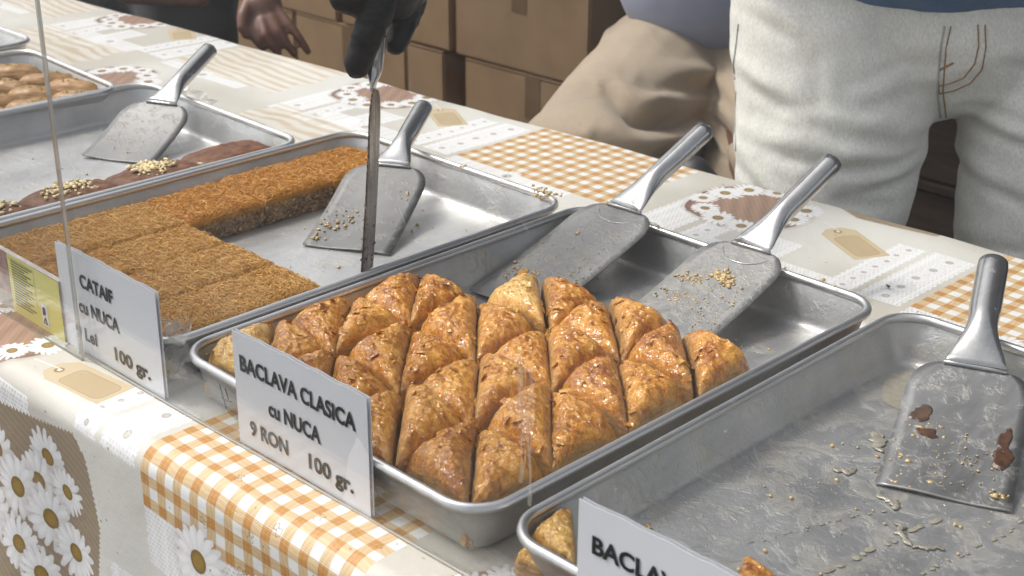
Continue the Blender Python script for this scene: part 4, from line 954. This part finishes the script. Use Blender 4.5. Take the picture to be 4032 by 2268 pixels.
# ------------------------------------------------------------------ cardboard boxes behind the stall
def carton(x0, x1, z0, z1, label, y=2.3, d=.40, tape=True):
    t = thing('cardboard_box', ((x0+x1)/2, y+d/2, z0), label, 'box', 'brown cardboard boxes stacked behind the stall'); hx, h = (x1-x0)/2, z1-z0
    box('carton', -hx, hx, -d/2, d/2, 0, h, M['card'], t, .006)
    for s in (-1, 1): 
        V, F = box_vf(-hx+.004, hx-.004, -d/2 if s < 0 else .002, -.002 if s < 0 else d/2, h+.0006, h+.0036); mesh('flap', V, F, M['card'], t)
    if tape:
        V, F = box_vf(-.03, .03, -d/2-.0014, -d/2-.0004, h*.55, h+.004); mesh('tape', V, F, M['tape'], t)
    return t
bx = [(-3.40,-2.93,-.768,-.482,'cardboard box in the bottom row at the far left, behind the hand'),(-2.92,-2.350,-.768,-.480,'bottom row cardboard box left of the black gloved hand'),
      (-2.345,-2.172,-.768,-.482,'narrow bottom row cardboard box left of the dark gap'),(-2.078,-1.50,-.768,-.482,'bottom row cardboard box right of the dark gap'),(-1.47,-.98,-.768,-.484,'bottom row cardboard box behind the seated person'),
      (-3.22,-2.690,-.475,-.165,'cardboard box in the second row, far left'),(-2.665,-2.140,-.472,-.165,'second row cardboard box behind the gloved hand'),(-2.118,-1.574,-.474,-.165,'large second row cardboard box in the middle, over the dark gap'),
      (-3.1,-2.55,-.158,.14,'added third row cardboard box at the left, above the picture'),(-2.53,-1.98,-.158,.14,'added third row cardboard box in the middle'),(-1.96,-1.42,-.158,.14,'added third row cardboard box at the right'),  # third row added out of view for the metal to reflect
      (-1.48,-.93,-.474,-.165,'cardboard box at the right end, standing further back')]
for a, nm in enumerate(('left of the gap between the white jeans','seen in the gap between the white jeans','right of the white jeans','far right behind the stall')):  # added boxes that keep the gap between the jeans dark
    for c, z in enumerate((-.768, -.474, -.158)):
        t = thing('dark_filler_box', (-.63+a*.57, 2.5, z), ['bottom', 'middle', 'top'][c]+' added dark filler box, '+nm, 'filler_box', 'added dark filler boxes behind the standing person')
        box('filler_body', -.265, .265, -.2, .2, 0, .27, M['filler_box'], t, .006); box('filler_lid', -.275, .275, -.21, .21, .2705, .29, M['filler_box'], t, .003)
for x0, x1, z0, z1, lab in bx: carton(x0, x1, z0, z1, lab, 2.42 if 'further back' in lab else 2.3, tape=('narrow' not in lab))
carton(-2.6, -1.5, -.768, -.40, 'dark cardboard box standing behind the first stack', 2.75, tape=False)

# ------------------------------------------------------------------ added roof and rear sheet, put up to darken what the metal reflects
M['added_tarp'] = simple('added_blue_grey_tarpaulin', (.20, .23, .28), .7, nscale=4, var=.15, bmp=.3, bd=.01)
M['added_pole'] = simple('added_painted_steel_pole', (.45, .45, .44), .4, metal=.3)
cn = thing('added_canopy', (.6, 1.3, -.77), 'added blue-grey tarpaulin shelter behind the table, its roof above the picture', 'added_shelter')
V, F = [], []; n = 24
for i in range(n+1):
    for j in range(n+1):
        u, v = i/n, j/n; V.append((-2.5+5*u, -.02+1.77*v, 2.36+.02*math.sin(u*19)*math.sin(v*9)-.05*math.sin(math.pi*u)*math.sin(math.pi*v)))
F = [(i*(n+1)+j, (i+1)*(n+1)+j, (i+1)*(n+1)+j+1, i*(n+1)+j+1) for i in range(n) for j in range(n)]
mesh('added_roof_sheet', V, F, M['added_tarp'], cn, True)
mesh('added_rear_sheet', [(-4.2,1.75,0),(2.5,1.75,0),(2.5,1.75,2.36),(-4.2,1.75,2.36)], [(0,1,2,3)], M['added_tarp'], cn)
for x_ in (-2.48, 2.48):
    for y_ in (0, 1.73): V, F = tube_vf([(x_, y_, 0), (x_, y_, 2.36)], .02, 10); mesh('added_pole', V, F, M['added_pole'], cn, True)

# ------------------------------------------------------------------ people
def fuse(name, prims, voxel, m, parent, smooth=6, push=None):
    """one continuous closed surface out of overlapping tapered limbs and ellipsoids"""
    L = []
    bm0 = bmesh.new(); bmesh.ops.create_uvsphere(bm0, u_segments=24, v_segments=14, radius=1); SV = [v.co.copy() for v in bm0.verts]; SF = [tuple(v.index for v in f.verts) for f in bm0.faces]; bm0.free()
    for p in prims:
        if p[0] == 'e':
            c, s = Vector(p[1]), p[2]; rot = p[3] if len(p) > 3 else Matrix.Identity(3)
            L.append(([c+rot @ Vector((v.x*s[0], v.y*s[1], v.z*s[2])) for v in SV], SF))
        else:
            P_, rr = p[1], p[2]
            for c, r_ in ((P_[0], rr[0]), (P_[-1], rr[-1])): L.append(([Vector(c)+v*r_ for v in SV], SF))
            Q, q = [], []
            for i in range(len(P_)-1):
                a, b_ = Vector(P_[i]), Vector(P_[i+1]); k_ = 5
                for k in range(k_): Q.append(a.lerp(b_, k/k_)); q.append(rr[i]+(rr[i+1]-rr[i])*k/k_)
            Q.append(Vector(P_[-1])); q.append(rr[-1]); L.append(tube_vf(Q, q, 20))
            for c, r_ in zip(P_[1:-1], rr[1:-1]): L.append(([Vector(c)+v*r_ for v in SV], SF))
    V, F = joinvf(L); o = mesh(name, V, F); 
    md = o.modifiers.new('r', 'REMESH'); md.mode = 'VOXEL'; md.voxel_size = voxel
    md = o.modifiers.new('s', 'SMOOTH'); md.iterations = smooth; md.factor = .6
    me = bpy.data.meshes.new_from_object(o.evaluated_get(bpy.context.evaluated_depsgraph_get())); old = o.data; o.modifiers.clear(); o.data = me; bpy.data.meshes.remove(old)
    me.name = name; me.materials.clear(); me.materials.append(m); me.polygons.foreach_set('use_smooth', [True]*len(me.polygons))
    if push:
        n = len(me.vertices); co = np.empty(n*3, np.float32); no = np.empty(n*3, np.float32); me.vertices.foreach_get('co', co); me.vertex_normals.foreach_get('vector', no)
        co = co.reshape(-1, 3); no = no.reshape(-1, 3); co += no*push(co[:, 0], co[:, 1], co[:, 2])[:, None]; me.vertices.foreach_set('co', co.ravel()); me.update()
    o.parent = parent; return o
def local(P_, o): return tuple(Vector(P_)-Vector(o))
def creases(segs, o, A, wd):
    S_ = [(np.array([(p[0]-o[0])*.7046+(p[1]-o[1])*.7096, p[2]-o[2]]), np.array([(q[0]-o[0])*.7046+(q[1]-o[1])*.7096, q[2]-o[2]]), a) for p, q, a in segs]
    def f(x, y, z):
        u = x*.7046+y*.7096; zz = z+.006*vnoise(u*18, z*18, s=31); r = 0
        for p, q, a in S_:
            d = q-p; L2 = d@d; t = np.clip(((u-p[0])*d[0]+(zz-p[1])*d[1])/L2, 0, 1); px_, pz_ = u-p[0]-t*d[0], zz-p[1]-t*d[1]; dd = np.hypot(px_, pz_)
            sg = np.sign(px_*(-d[1])+pz_*d[0]); w_ = np.sin(np.pi*np.clip(t*.94+.03, 0, 1))**.6
            r = r+a*A*w_*(-np.exp(-(dd/wd)**2)+.75*np.exp(-((dd-wd*2.0)/(wd*1.3))**2)*(sg > 0))
        return r
    return f
def person(origin, label):
    return thing('person', origin, label, 'person', None)
def loc(prims, o):
    out = []
    for p in prims:
        if p[0] == 'e': out.append(('e', local(p[1], o), p[2])+tuple(p[3:]))
        else: out.append((p[0], [local(q, o) for q in p[1]], p[2]))
    return out
CR = Matrix(((.7046,-.65,0),(.7096,.65,0),(0,0,1))).to_3x3()      # x along the person's width, facing the customer
CR = Matrix((Vector((.7046,.7096,0)).normalized(), Vector((-.7096,.7046,0)).normalized(), Vector((0,0,1)))).transposed()

# --- standing server in bleached jeans
o1 = (.15, 1.17, -.77); p1 = person(o1, 'standing person in bleached white jeans and blue top, gripping a spatula in a black glove')
hipR, hipL, wR, wL = (-0.0657, 1.1375, 0.1660), (0.1727, 1.3776, 0.1677), (-0.0685, 1.1953, 0.2644), (0.1142, 1.3794, 0.2657)
thR, thL, kR, kL = (-0.0233, 1.1012, 0.0130), (0.2015, 1.3276, 0.0146), (-0.0045, 1.0470, -0.1806), (0.2235, 1.2767, -0.1790)
fR, fL = (kR[0]-.02, kR[1]+.02, -.70), (kL[0]-.01, kL[1]+.02, -.70)
chest, neck, head = (-0.0541, 1.3708, 0.4756), (-0.1373, 1.4603, 0.7061), (-0.1650, 1.4784, 0.8307)
shR, shL = (-0.2431, 1.3146, 0.6419), (0.0081, 1.5676, 0.6437)
elb, wri, palm = (-0.2002, 0.8202, 0.5217), (-0.1291, 0.3966, 0.3702), (-0.1147, 0.3635, 0.3306)
def folds(x, y, z):
    u = x*.7046+y*.7096; a = fbm(u*7+z*3, z*16-u*4, y*3, s=2, o=3); b_ = 1-np.abs(vnoise(u*5+z*9, z*11-u*6, s=9))
    return .0060*a+.0075*(b_**4-.2)
cj = creases([((-0.0229, 1.0156, 0.0488), (0.1203, 1.1436, 0.0236), 1), ((0.0113, 1.0205, 0.0012), (0.1186, 1.1338, 0.0105), .8), ((-0.0540, 0.9619, 0.0124), (0.0378, 1.0482, 0.0029), .6), ((0.0462, 1.0324, -0.0363), (0.1225, 1.1186, -0.0206), .9), ((0.0801, 1.1750, 0.1401), (-0.0085, 1.0703, 0.1143), .5), ((0.1346, 1.1679, 0.0398), (0.2141, 1.2357, 0.0203), .9), ((0.1306, 1.1794, 0.0650), (0.2101, 1.2548, 0.0580), .6),
  ((-0.0987, 0.9671, 0.0936), (-0.0330, 1.0178, 0.0689), .7), ((0.1003, 1.0714, -0.0610), (0.0323, 1.0154, -0.0414), .9), ((0.1696, 1.1568, -0.0354), (0.2392, 1.2113, -0.0601), .8), ((-0.0465, 1.0538, 0.1493), (-0.0144, 1.0303, 0.0589), .4), ((-0.0549, 0.9399, -0.0219), (-0.0014, 0.9566, -0.0819), .7), ((0.0749, 1.1419, 0.0948), (0.0109, 1.0667, 0.0767), .5), ((0.1225, 1.2178, 0.1404), (0.1812, 1.2676, 0.1257), .5), ((-0.1138, 1.0046, 0.1790), (-0.0635, 1.0397, 0.1542), .5), ((0.1548, 1.1635, -0.0003), (0.1992, 1.1586, -0.0805), .5)], o1, .0075, .0100)
fuse('trousers', loc([('c', [hipR, hipL], [.142, .142]), ('c', [wR, wL], [.13, .13]), ('c', [hipR, wR], [.142, .13]), ('c', [hipL, wL], [.142, .13]), ('c', [hipR, thR, kR, fR], [.142, .136, .112, .085]), ('c', [hipL, thL, kL, fL], [.142, .136, .112, .085]), ('e', (0.0665, 1.2362, 0.1611), (.20,.135,.135), CR)], o1), .0065, M['denim'], p1, 12, lambda x, y, z: folds(x, y, z)*.55+cj(x, y, z))
fuse('shirt', loc([('e', (0.0472, 1.2131, 0.3305), (.315,.185,.168), CR), ('e', chest, (.26,.155,.30), CR), ('c', [shR, shL], [.085, .085]), ('c', [wR, chest], [.15, .18]), ('c', [wL, chest], [.15, .18]), ('c', [shR, tuple((Vector(shR)*.45+Vector(elb)*.55))], [.085, .065]), ('c', [shL, (shL[0]+.04, shL[1]+.05, shL[2]-.28)], [.085, .065])], o1), .012, M['bluetee'], p1, 8, lambda x, y, z: .004*fbm(x*12, y*12, z*14, s=4))
fuse('body', loc([('c', [hipR, hipL], [.11, .11]), ('c', [hipR, thR, kR, fR, (fR[0]+.09, fR[1]-.10, -.725)], [.11, .10, .07, .045, .04]), ('c', [hipL, thL, kL, fL, (fL[0]+.09, fL[1]-.10, -.725)], [.11, .10, .07, .045, .04]), ('e', chest, (.20,.12,.26), CR), ('c', [(0.0250, 1.2735, 0.2392), chest], [.13, .14]), ('c', [shR, shL], [.06, .06]), ('c', [chest, neck], [.10, .058]), ('e', head, (.078,.098,.115), CR), ('e', (-0.0991, 1.3685, 0.8082), (.014,.02,.022), CR),
      ('c', [shR, elb, wri, palm], [.060, .048, .030, .030]), ('c', [shL, (shL[0]+.05, shL[1]+.06, shL[2]-.30), (shL[0]+.02, shL[1]-.02, shL[2]-.56)], [.06, .045, .03]), ('e', (shL[0]+.02, shL[1]-.03, shL[2]-.62), (.03,.045,.06))], o1), .010, M['skin'], p1, 5)
fuse('hair', loc([('e', tuple(Vector(head)+Vector((-.015,.02,.03))), (.085,.10,.105), CR)], o1), .012, M['hair'], p1, 3)
gl = [('c', [palm, (-0.1007, 0.3563, 0.3087)], [.036, .030]), ('c', [(-0.1109, 0.3412, 0.3259), (-0.1090, 0.3858, 0.3200)], [.034, .032]),
      ('c', [(-0.0926, 0.3372, 0.3148), (-0.0787, 0.3174, 0.2974), (-0.0824, 0.3056, 0.2719), (-0.0885, 0.2977, 0.2438)], [.0185, .0175, .0160, .0135]),
      ('c', [(-0.0975, 0.3737, 0.3066), (-0.0952, 0.3711, 0.2863), (-0.0934, 0.3623, 0.2689), (-0.0893, 0.3506, 0.2559)], [.0165, .0150, .0132, .0112]),
      ('c', [(-0.1273, 0.4101, 0.3139), (-0.1221, 0.4065, 0.2872), (-0.1168, 0.3939, 0.2706)], [.0155, .0135, .0110]),
      ('c', [(-0.1662, 0.4211, 0.3198), (-0.1592, 0.4082, 0.2877), (-0.1462, 0.3936, 0.2679)], [.015, .013, .011]),
      ('c', [(-0.0881, 0.3357, 0.3300), (-0.0907, 0.3060, 0.3236), (-0.1016, 0.2950, 0.3110), (-0.0967, 0.3099, 0.3022)], [.020, .0175, .0155, .0130]),
      ('c', [palm, wri], [.034, .032])]
fuse('rubber_glove', loc(gl, o1), .0022, M['glove'], p1, 5, lambda x, y, z: .0011*fbm(x*70, y*70, z*55, s=6)+.0010*(1-np.abs(vnoise(x*45, y*45, z*120, s=8)))**3)
# stitching: curved double seam of the fly, centre seam, pocket seam
def on_front(px_list, off=0): return px_list
def surf_line(name, pts, rad, m, parent, o, tgt='trousers'):
    ob = [c for c in parent.children if c.name.startswith(tgt)][0]; bpy.context.view_layer.update()
    camp = cam.matrix_world.translation; Q = []
    mw = Matrix.Translation(Vector(o)); inv = mw.inverted()
    for p in pts:
        d = (Vector(p)-camp).normalized(); ok, h_, n_, _ = ob.ray_cast(inv @ camp, d)
        if ok: Q.append(h_+n_*.0004)
    if len(Q) > 1: V, F = tube_vf(Q, rad, 5); mesh(name, V, F, m, parent, True)
def dens(P_, k=6):
    out = []
    for a, b_ in zip(P_, P_[1:]):
        for i in range(k): out.append(tuple(Vector(a).lerp(Vector(b_), i/k)))
    out.append(P_[-1]); return out
for pts, rd, mm in (([(0.1675, 1.1407, 0.1927),(0.1769, 1.1331, 0.1650),(0.1814, 1.1214, 0.1387),(0.1756, 1.1053, 0.1220),(0.1637, 1.0879, 0.1133),(0.1509, 1.0727, 0.1094)], .0011, 'thread'), ([(0.1609, 1.1341, 0.1926),(0.1696, 1.1271, 0.1673),(0.1726, 1.1169, 0.1459),(0.1679, 1.1019, 0.1291),(0.1573, 1.0868, 0.1218),(0.1487, 1.0764, 0.1189)], .0011, 'thread'),
                    ([(0.1307, 1.1025, 0.1905),(0.1351, 1.0910, 0.1647),(0.1411, 1.0823, 0.1409),(0.1486, 1.0721, 0.1122),(0.1612, 1.0657, 0.0812)], .0016, 'seam'), ([(0.1366, 1.1084, 0.1905),(0.1402, 1.0961, 0.1647),(0.1462, 1.0874, 0.1409),(0.1537, 1.0773, 0.1123),(0.1663, 1.0708, 0.0813)], .0010, 'thread'),
                    ([(0.1420, 1.0814, 0.1380),(0.1525, 1.0973, 0.1467)], .0016, 'thread'), ([(0.1423, 1.0811, 0.1370),(0.1448, 1.0772, 0.1265),(0.1509, 1.0727, 0.1094)], .0012, 'thread'), ([(-0.0600, 0.9121, 0.1920),(-0.0544, 0.9031, 0.1682),(-0.0495, 0.8932, 0.1443),(-0.0421, 0.8889, 0.1252)], .0016, 'seam'), ([(-0.0658, 0.9251, 0.0972),(-0.0559, 0.9139, 0.0630),(-0.0429, 0.9028, 0.0238)], .0014, 'seam')):
    surf_line('stitched_seam', dens(pts), rd, M[mm], p1, o1)

# --- seated person in khaki trousers
o2 = (-.55, 1.75, -.77); p2 = person(o2, 'seated person in khaki trousers and grey-blue shirt, knees apart behind the table')
hR, hL, nR, nL = (-0.6567, 1.5231, -0.1012), (-0.4925, 1.6095, -0.0777), (-0.4766, 1.0803, -0.1604), (-0.2488, 1.3198, -0.2178)
aR, aL = (nR[0]+.05, nR[1]+.05, -.70), (nL[0]+.06, nL[1]+.05, -.70); ch2 = (-0.8136, 1.8473, 0.3044); nk2 = (-0.9196, 1.9726, 0.5550); hd2 = (-0.9257, 1.9695, 0.6600)
def kf(x, y, z): 
    u = x*.7046+y*.7096; return .004*fbm(u*8, z*20+u*10, y*4, s=12)+.006*((1-np.abs(vnoise(u*3+z*5, z*17+u*13, s=15)))**4-.2)
ck = creases([((-0.6648, 1.4057, -0.0280), (-0.5359, 1.5020, -0.0814), .7), ((-0.6794, 1.3323, -0.1232), (-0.5427, 1.4365, -0.1765), .7), ((-0.6986, 1.3046, -0.1369), (-0.6104, 1.3683, -0.1770), .6), ((-0.6190, 1.3973, -0.1159), (-0.5178, 1.4742, -0.1560), .8), ((-0.6647, 1.1694, -0.1610), (-0.5501, 1.2565, -0.2059), .6), ((-0.7069, 1.3590, -0.0350), (-0.5258, 1.4820, -0.1302), 1), ((-0.7098, 1.3310, -0.0758), (-0.5261, 1.4616, -0.1628), 1), ((-0.7138, 1.3039, -0.1132), (-0.5311, 1.4356, -0.1968), .9), ((-0.6693, 1.3843, -0.0552), (-0.5274, 1.4938, -0.1085), .7), ((-0.6548, 1.1994, -0.1282), (-0.4840, 1.3312, -0.1924), .9), ((-0.6346, 1.1997, -0.1607), (-0.4808, 1.3182, -0.2185), .7), ((-0.6381, 1.4158, -0.0549), (-0.5275, 1.5042, -0.0915), .6),
  ((-0.5119, 1.5303, -0.0744), (-0.5346, 1.4698, -0.1357), 1.3), ((-0.4962, 1.5253, -0.1083), (-0.5178, 1.4742, -0.1560), .9), ((-0.5760, 1.5201, -0.1120), (-0.5250, 1.4585, -0.1696), 1.6), ((-0.4241, 1.4318, -0.1266), (-0.4490, 1.3866, -0.1594), .8), ((-0.4048, 1.4230, -0.1722), (-0.4318, 1.3797, -0.1986), .8), ((-0.5916, 1.2671, -0.1212), (-0.4852, 1.3522, -0.1564), .6)], o2, .0190, .0090)
fuse('trousers', loc([('c', [hR, nR, aR], [.140, .128, .075]), ('c', [hL, nL, aL], [.130, .112, .075]), ('c', [hR, hL], [.135, .13])], o2), .0060, M['khaki'], p2, 6, lambda x, y, z: kf(x, y, z)*.35+ck(x, y, z))
fuse('shirt', loc([('e', (-0.5947, 1.5737, 0.0807), (.195,.185,.152), CR), ('e', ch2, (.21,.15,.26), CR), ('c', [(-0.6402, 1.6352, 0.0539), ch2], [.17, .17]), ('c', [(-0.9818, 1.8239, 0.4650), (-0.7864, 2.0207, 0.4663)], [.08, .08]), ('c', [(-0.9818, 1.8239, 0.4650), (-0.9563, 1.6207, 0.2941)], [.08, .06]), ('c', [(-0.7864, 2.0207, 0.4663), (-0.6095, 1.9700, 0.2966)], [.08, .06])], o2), .011, M['greytee'], p2, 10, lambda x, y, z: .004*fbm(x*9, y*9, z*22, s=7)*np.clip((-.05-(z-.77))*14, .15, 1))
fuse('body', loc([('c', [hR, nR, aR, (aR[0]+.08, aR[1]-.10, -.73)], [.11, .09, .045, .035]), ('c', [hL, nL, aL, (aL[0]+.08, aL[1]-.10, -.73)], [.11, .09, .045, .035]), ('c', [hR, hL], [.11, .11]), ('c', [(-0.6095, 1.6054, -0.0445), ch2, nk2], [.13, .13, .055]), ('e', hd2, (.078,.098,.115), CR), ('e', (-0.8551, 1.8786, 0.6483), (.014,.02,.02), CR),
      ('c', [(-0.9818, 1.8239, 0.4650), (-0.9627, 1.5827, 0.2430), (-0.8465, 1.3735, 0.0902)], [.055, .042, .03]), ('c', [(-0.7864, 2.0207, 0.4663), (-0.5712, 1.9771, 0.2458), (-0.4325, 1.7107, 0.0891)], [.055, .042, .03])], o2), .012, M['skin'], p2, 5)
fuse('hair', loc([('e', tuple(Vector(hd2)+Vector((-.01,.02,.03))), (.083,.10,.10), CR)], o2), .012, M['hair'], p2, 3)
st = thing('stool', (hR[0]*.5+hL[0]*.5-.03, hR[1]*.5+hL[1]*.5+.06, -.77), 'dark stool under the seated person in khaki trousers', 'stool')
zt = (hR[2]+hL[2])/2+.77-.15
box('seat', -.19, .19, -.19, .19, zt-.03, zt, M['dark'], st, .01)
for sx_ in (-.16, .16):
    for sy_ in (-.16, .16): box('leg', sx_-.015, sx_+.015, sy_-.015, sy_+.015, 0, zt-.031, M['dark'], st)
# dark bag between the stool and the table
bg_ = thing('shoulder_bag', (-0.3111, 1.1601, -0.1248), 'black bag standing on the ground below the seated person knees', 'bag'); bz = bg_.location.z; bg_.location.z = -.77
fuse('bag_body', [('e', (0, 0, (bz+.77)*.5), (.12, .09, (bz+.77)*.5+.02)), ('e', (0, 0, (bz+.77)*.25), (.15, .10, (bz+.77)*.3))], .012, M['dark'], bg_, 4, lambda x, y, z: .006*fbm(x*14, y*14, z*14, s=3))


# --- person in charcoal clothes at the left, hand hanging over the knee
o3 = (-1.75, 1.35, -.77); p3 = person(o3, 'person in charcoal clothes at the left, one bare hand hanging over the knee')
kn, hp, ft = (-1.5747, 1.0372, -0.0223), (-2.2723, 1.0342, -0.0197), (-1.4501, 0.9570, -0.3552)
tr_, nk3, hd3 = (-2.5766, 1.2200, 0.4012), (-2.6668, 1.3215, 0.7128), (-2.6300, 1.3363, 0.8021)
fuse('trousers', loc([('c', [hp, kn, ft], [.135, .112, .075]), ('c', [(-2.4481, 0.9949, -0.0479), (-1.7450, 0.8302, -0.0811), (-1.6472, 0.7585, -0.3566)], [.135, .10, .075]), ('c', [hp, (-2.4481, 0.9949, -0.0479)], [.14, .14])], o3), .012, M['darkcloth'], p3, 8, lambda x, y, z: .006*fbm(x*10, y*10, z*12, s=5))
fuse('shirt', loc([('e', tr_, (.21,.15,.28), CR), ('c', [hp, tr_], [.15, .17]), ('c', [(-2.4512, 1.3824, 0.5860), (-1.9530, 1.2173, 0.2592)], [.07, .055]), ('c', [(-2.7081, 1.1237, 0.5842), (-2.2903, 0.8776, 0.2568)], [.07, .055]), ('c', [(-2.4512, 1.3824, 0.5860), (-2.7081, 1.1237, 0.5842)], [.08, .08])], o3), .013, M['brownfab'], p3, 6)
hand = [('c', [(-1.3239, 1.0407, 0.0514), (-1.2850, 1.0174, 0.0255)], [.026, .024]), ('e', (-1.2470, 0.9936, 0.0003), (.034,.024,.038), CR), ('e', (-1.2491, 1.0117, 0.0080), (.028,.022,.032), CR),
        ('c', [(-1.2473, 0.9706, -0.0115), (-1.2273, 0.9568, -0.0289), (-1.2156, 0.9582, -0.0456), (-1.2087, 0.9652, -0.0579)], [.0122, .0112, .0098, .0084]),
        ('c', [(-1.2245, 0.9773, -0.0126), (-1.2002, 0.9666, -0.0320), (-1.1903, 0.9728, -0.0505), (-1.1855, 0.9830, -0.0669)], [.0122, .0110, .0096, .0082]),
        ('c', [(-1.2179, 0.9953, -0.0067), (-1.1925, 0.9918, -0.0287), (-1.1802, 0.9991, -0.0493), (-1.1722, 1.0095, -0.0706)], [.0118, .0106, .0094, .0080]),
        ('c', [(-1.2202, 1.0136, 0.0016), (-1.1900, 1.0161, -0.0184), (-1.1701, 1.0223, -0.0407), (-1.1579, 1.0330, -0.0682)], [.0108, .0098, .0086, .0074]),
        ('c', [(-1.2609, 0.9742, 0.0165), (-1.2452, 0.9489, -0.0000), (-1.2355, 0.9396, -0.0183), (-1.2305, 0.9431, -0.0334)], [.0145, .0122, .0108, .0090])]
fuse('body', loc([('c', [(-2.4512, 1.3824, 0.5860), (-1.7632, 1.1427, 0.2051), (-1.3255, 1.0390, 0.0514)], [.05, .042, .027])]+hand+[('c', [hp, kn, ft, (ft[0]+.06, ft[1]-.10, -.73)], [.10, .08, .05, .04]), ('c', [hp, tr_, nk3], [.11, .13, .055]), ('e', hd3, (.078,.098,.115), CR), ('c', [(-2.4481, 0.9949, -0.0479), hp], [.1, .1]), ('c', [(-2.4481, 0.9949, -0.0479), (-1.7450, 0.8302, -0.0811), (-1.6472, 0.7585, -0.3566)], [.1, .07, .05]), ('c', [(-2.7081, 1.1237, 0.5842), tr_], [.06, .1]), ('c', [(-2.7081, 1.1237, 0.5842), (-2.1785, 0.7977, 0.1958), (-1.7272, 0.8337, 0.0210)], [.055, .042, .03]), ('c', [(-2.4512, 1.3824, 0.5860), tr_], [.06, .1]),
      ('c', [(-1.5572, 0.8880, 0.0080), (-1.4351, 0.9763, 0.0027)], [.026, .022])], o3), .0045, M['skin'], p3, 4)
fuse('hair', loc([('e', tuple(Vector(hd3)+Vector((-.01,.02,.03))), (.083,.10,.10), CR)], o3), .012, M['hair'], p3, 3)
st3 = thing('stool', (hp[0]-.05, hp[1]+.03, -.77), 'dark stool under the person in charcoal clothes at the left', 'stool'); z3 = hp[2]+.77-.14
box('seat', -.2, .2, -.2, .2, z3-.03, z3, M['dark'], st3, .01)
for sx_ in (-.17, .17):
    for sy_ in (-.17, .17): box('leg', sx_-.015, sx_+.015, sy_-.015, sy_+.015, 0, z3-.031, M['dark'], st3)
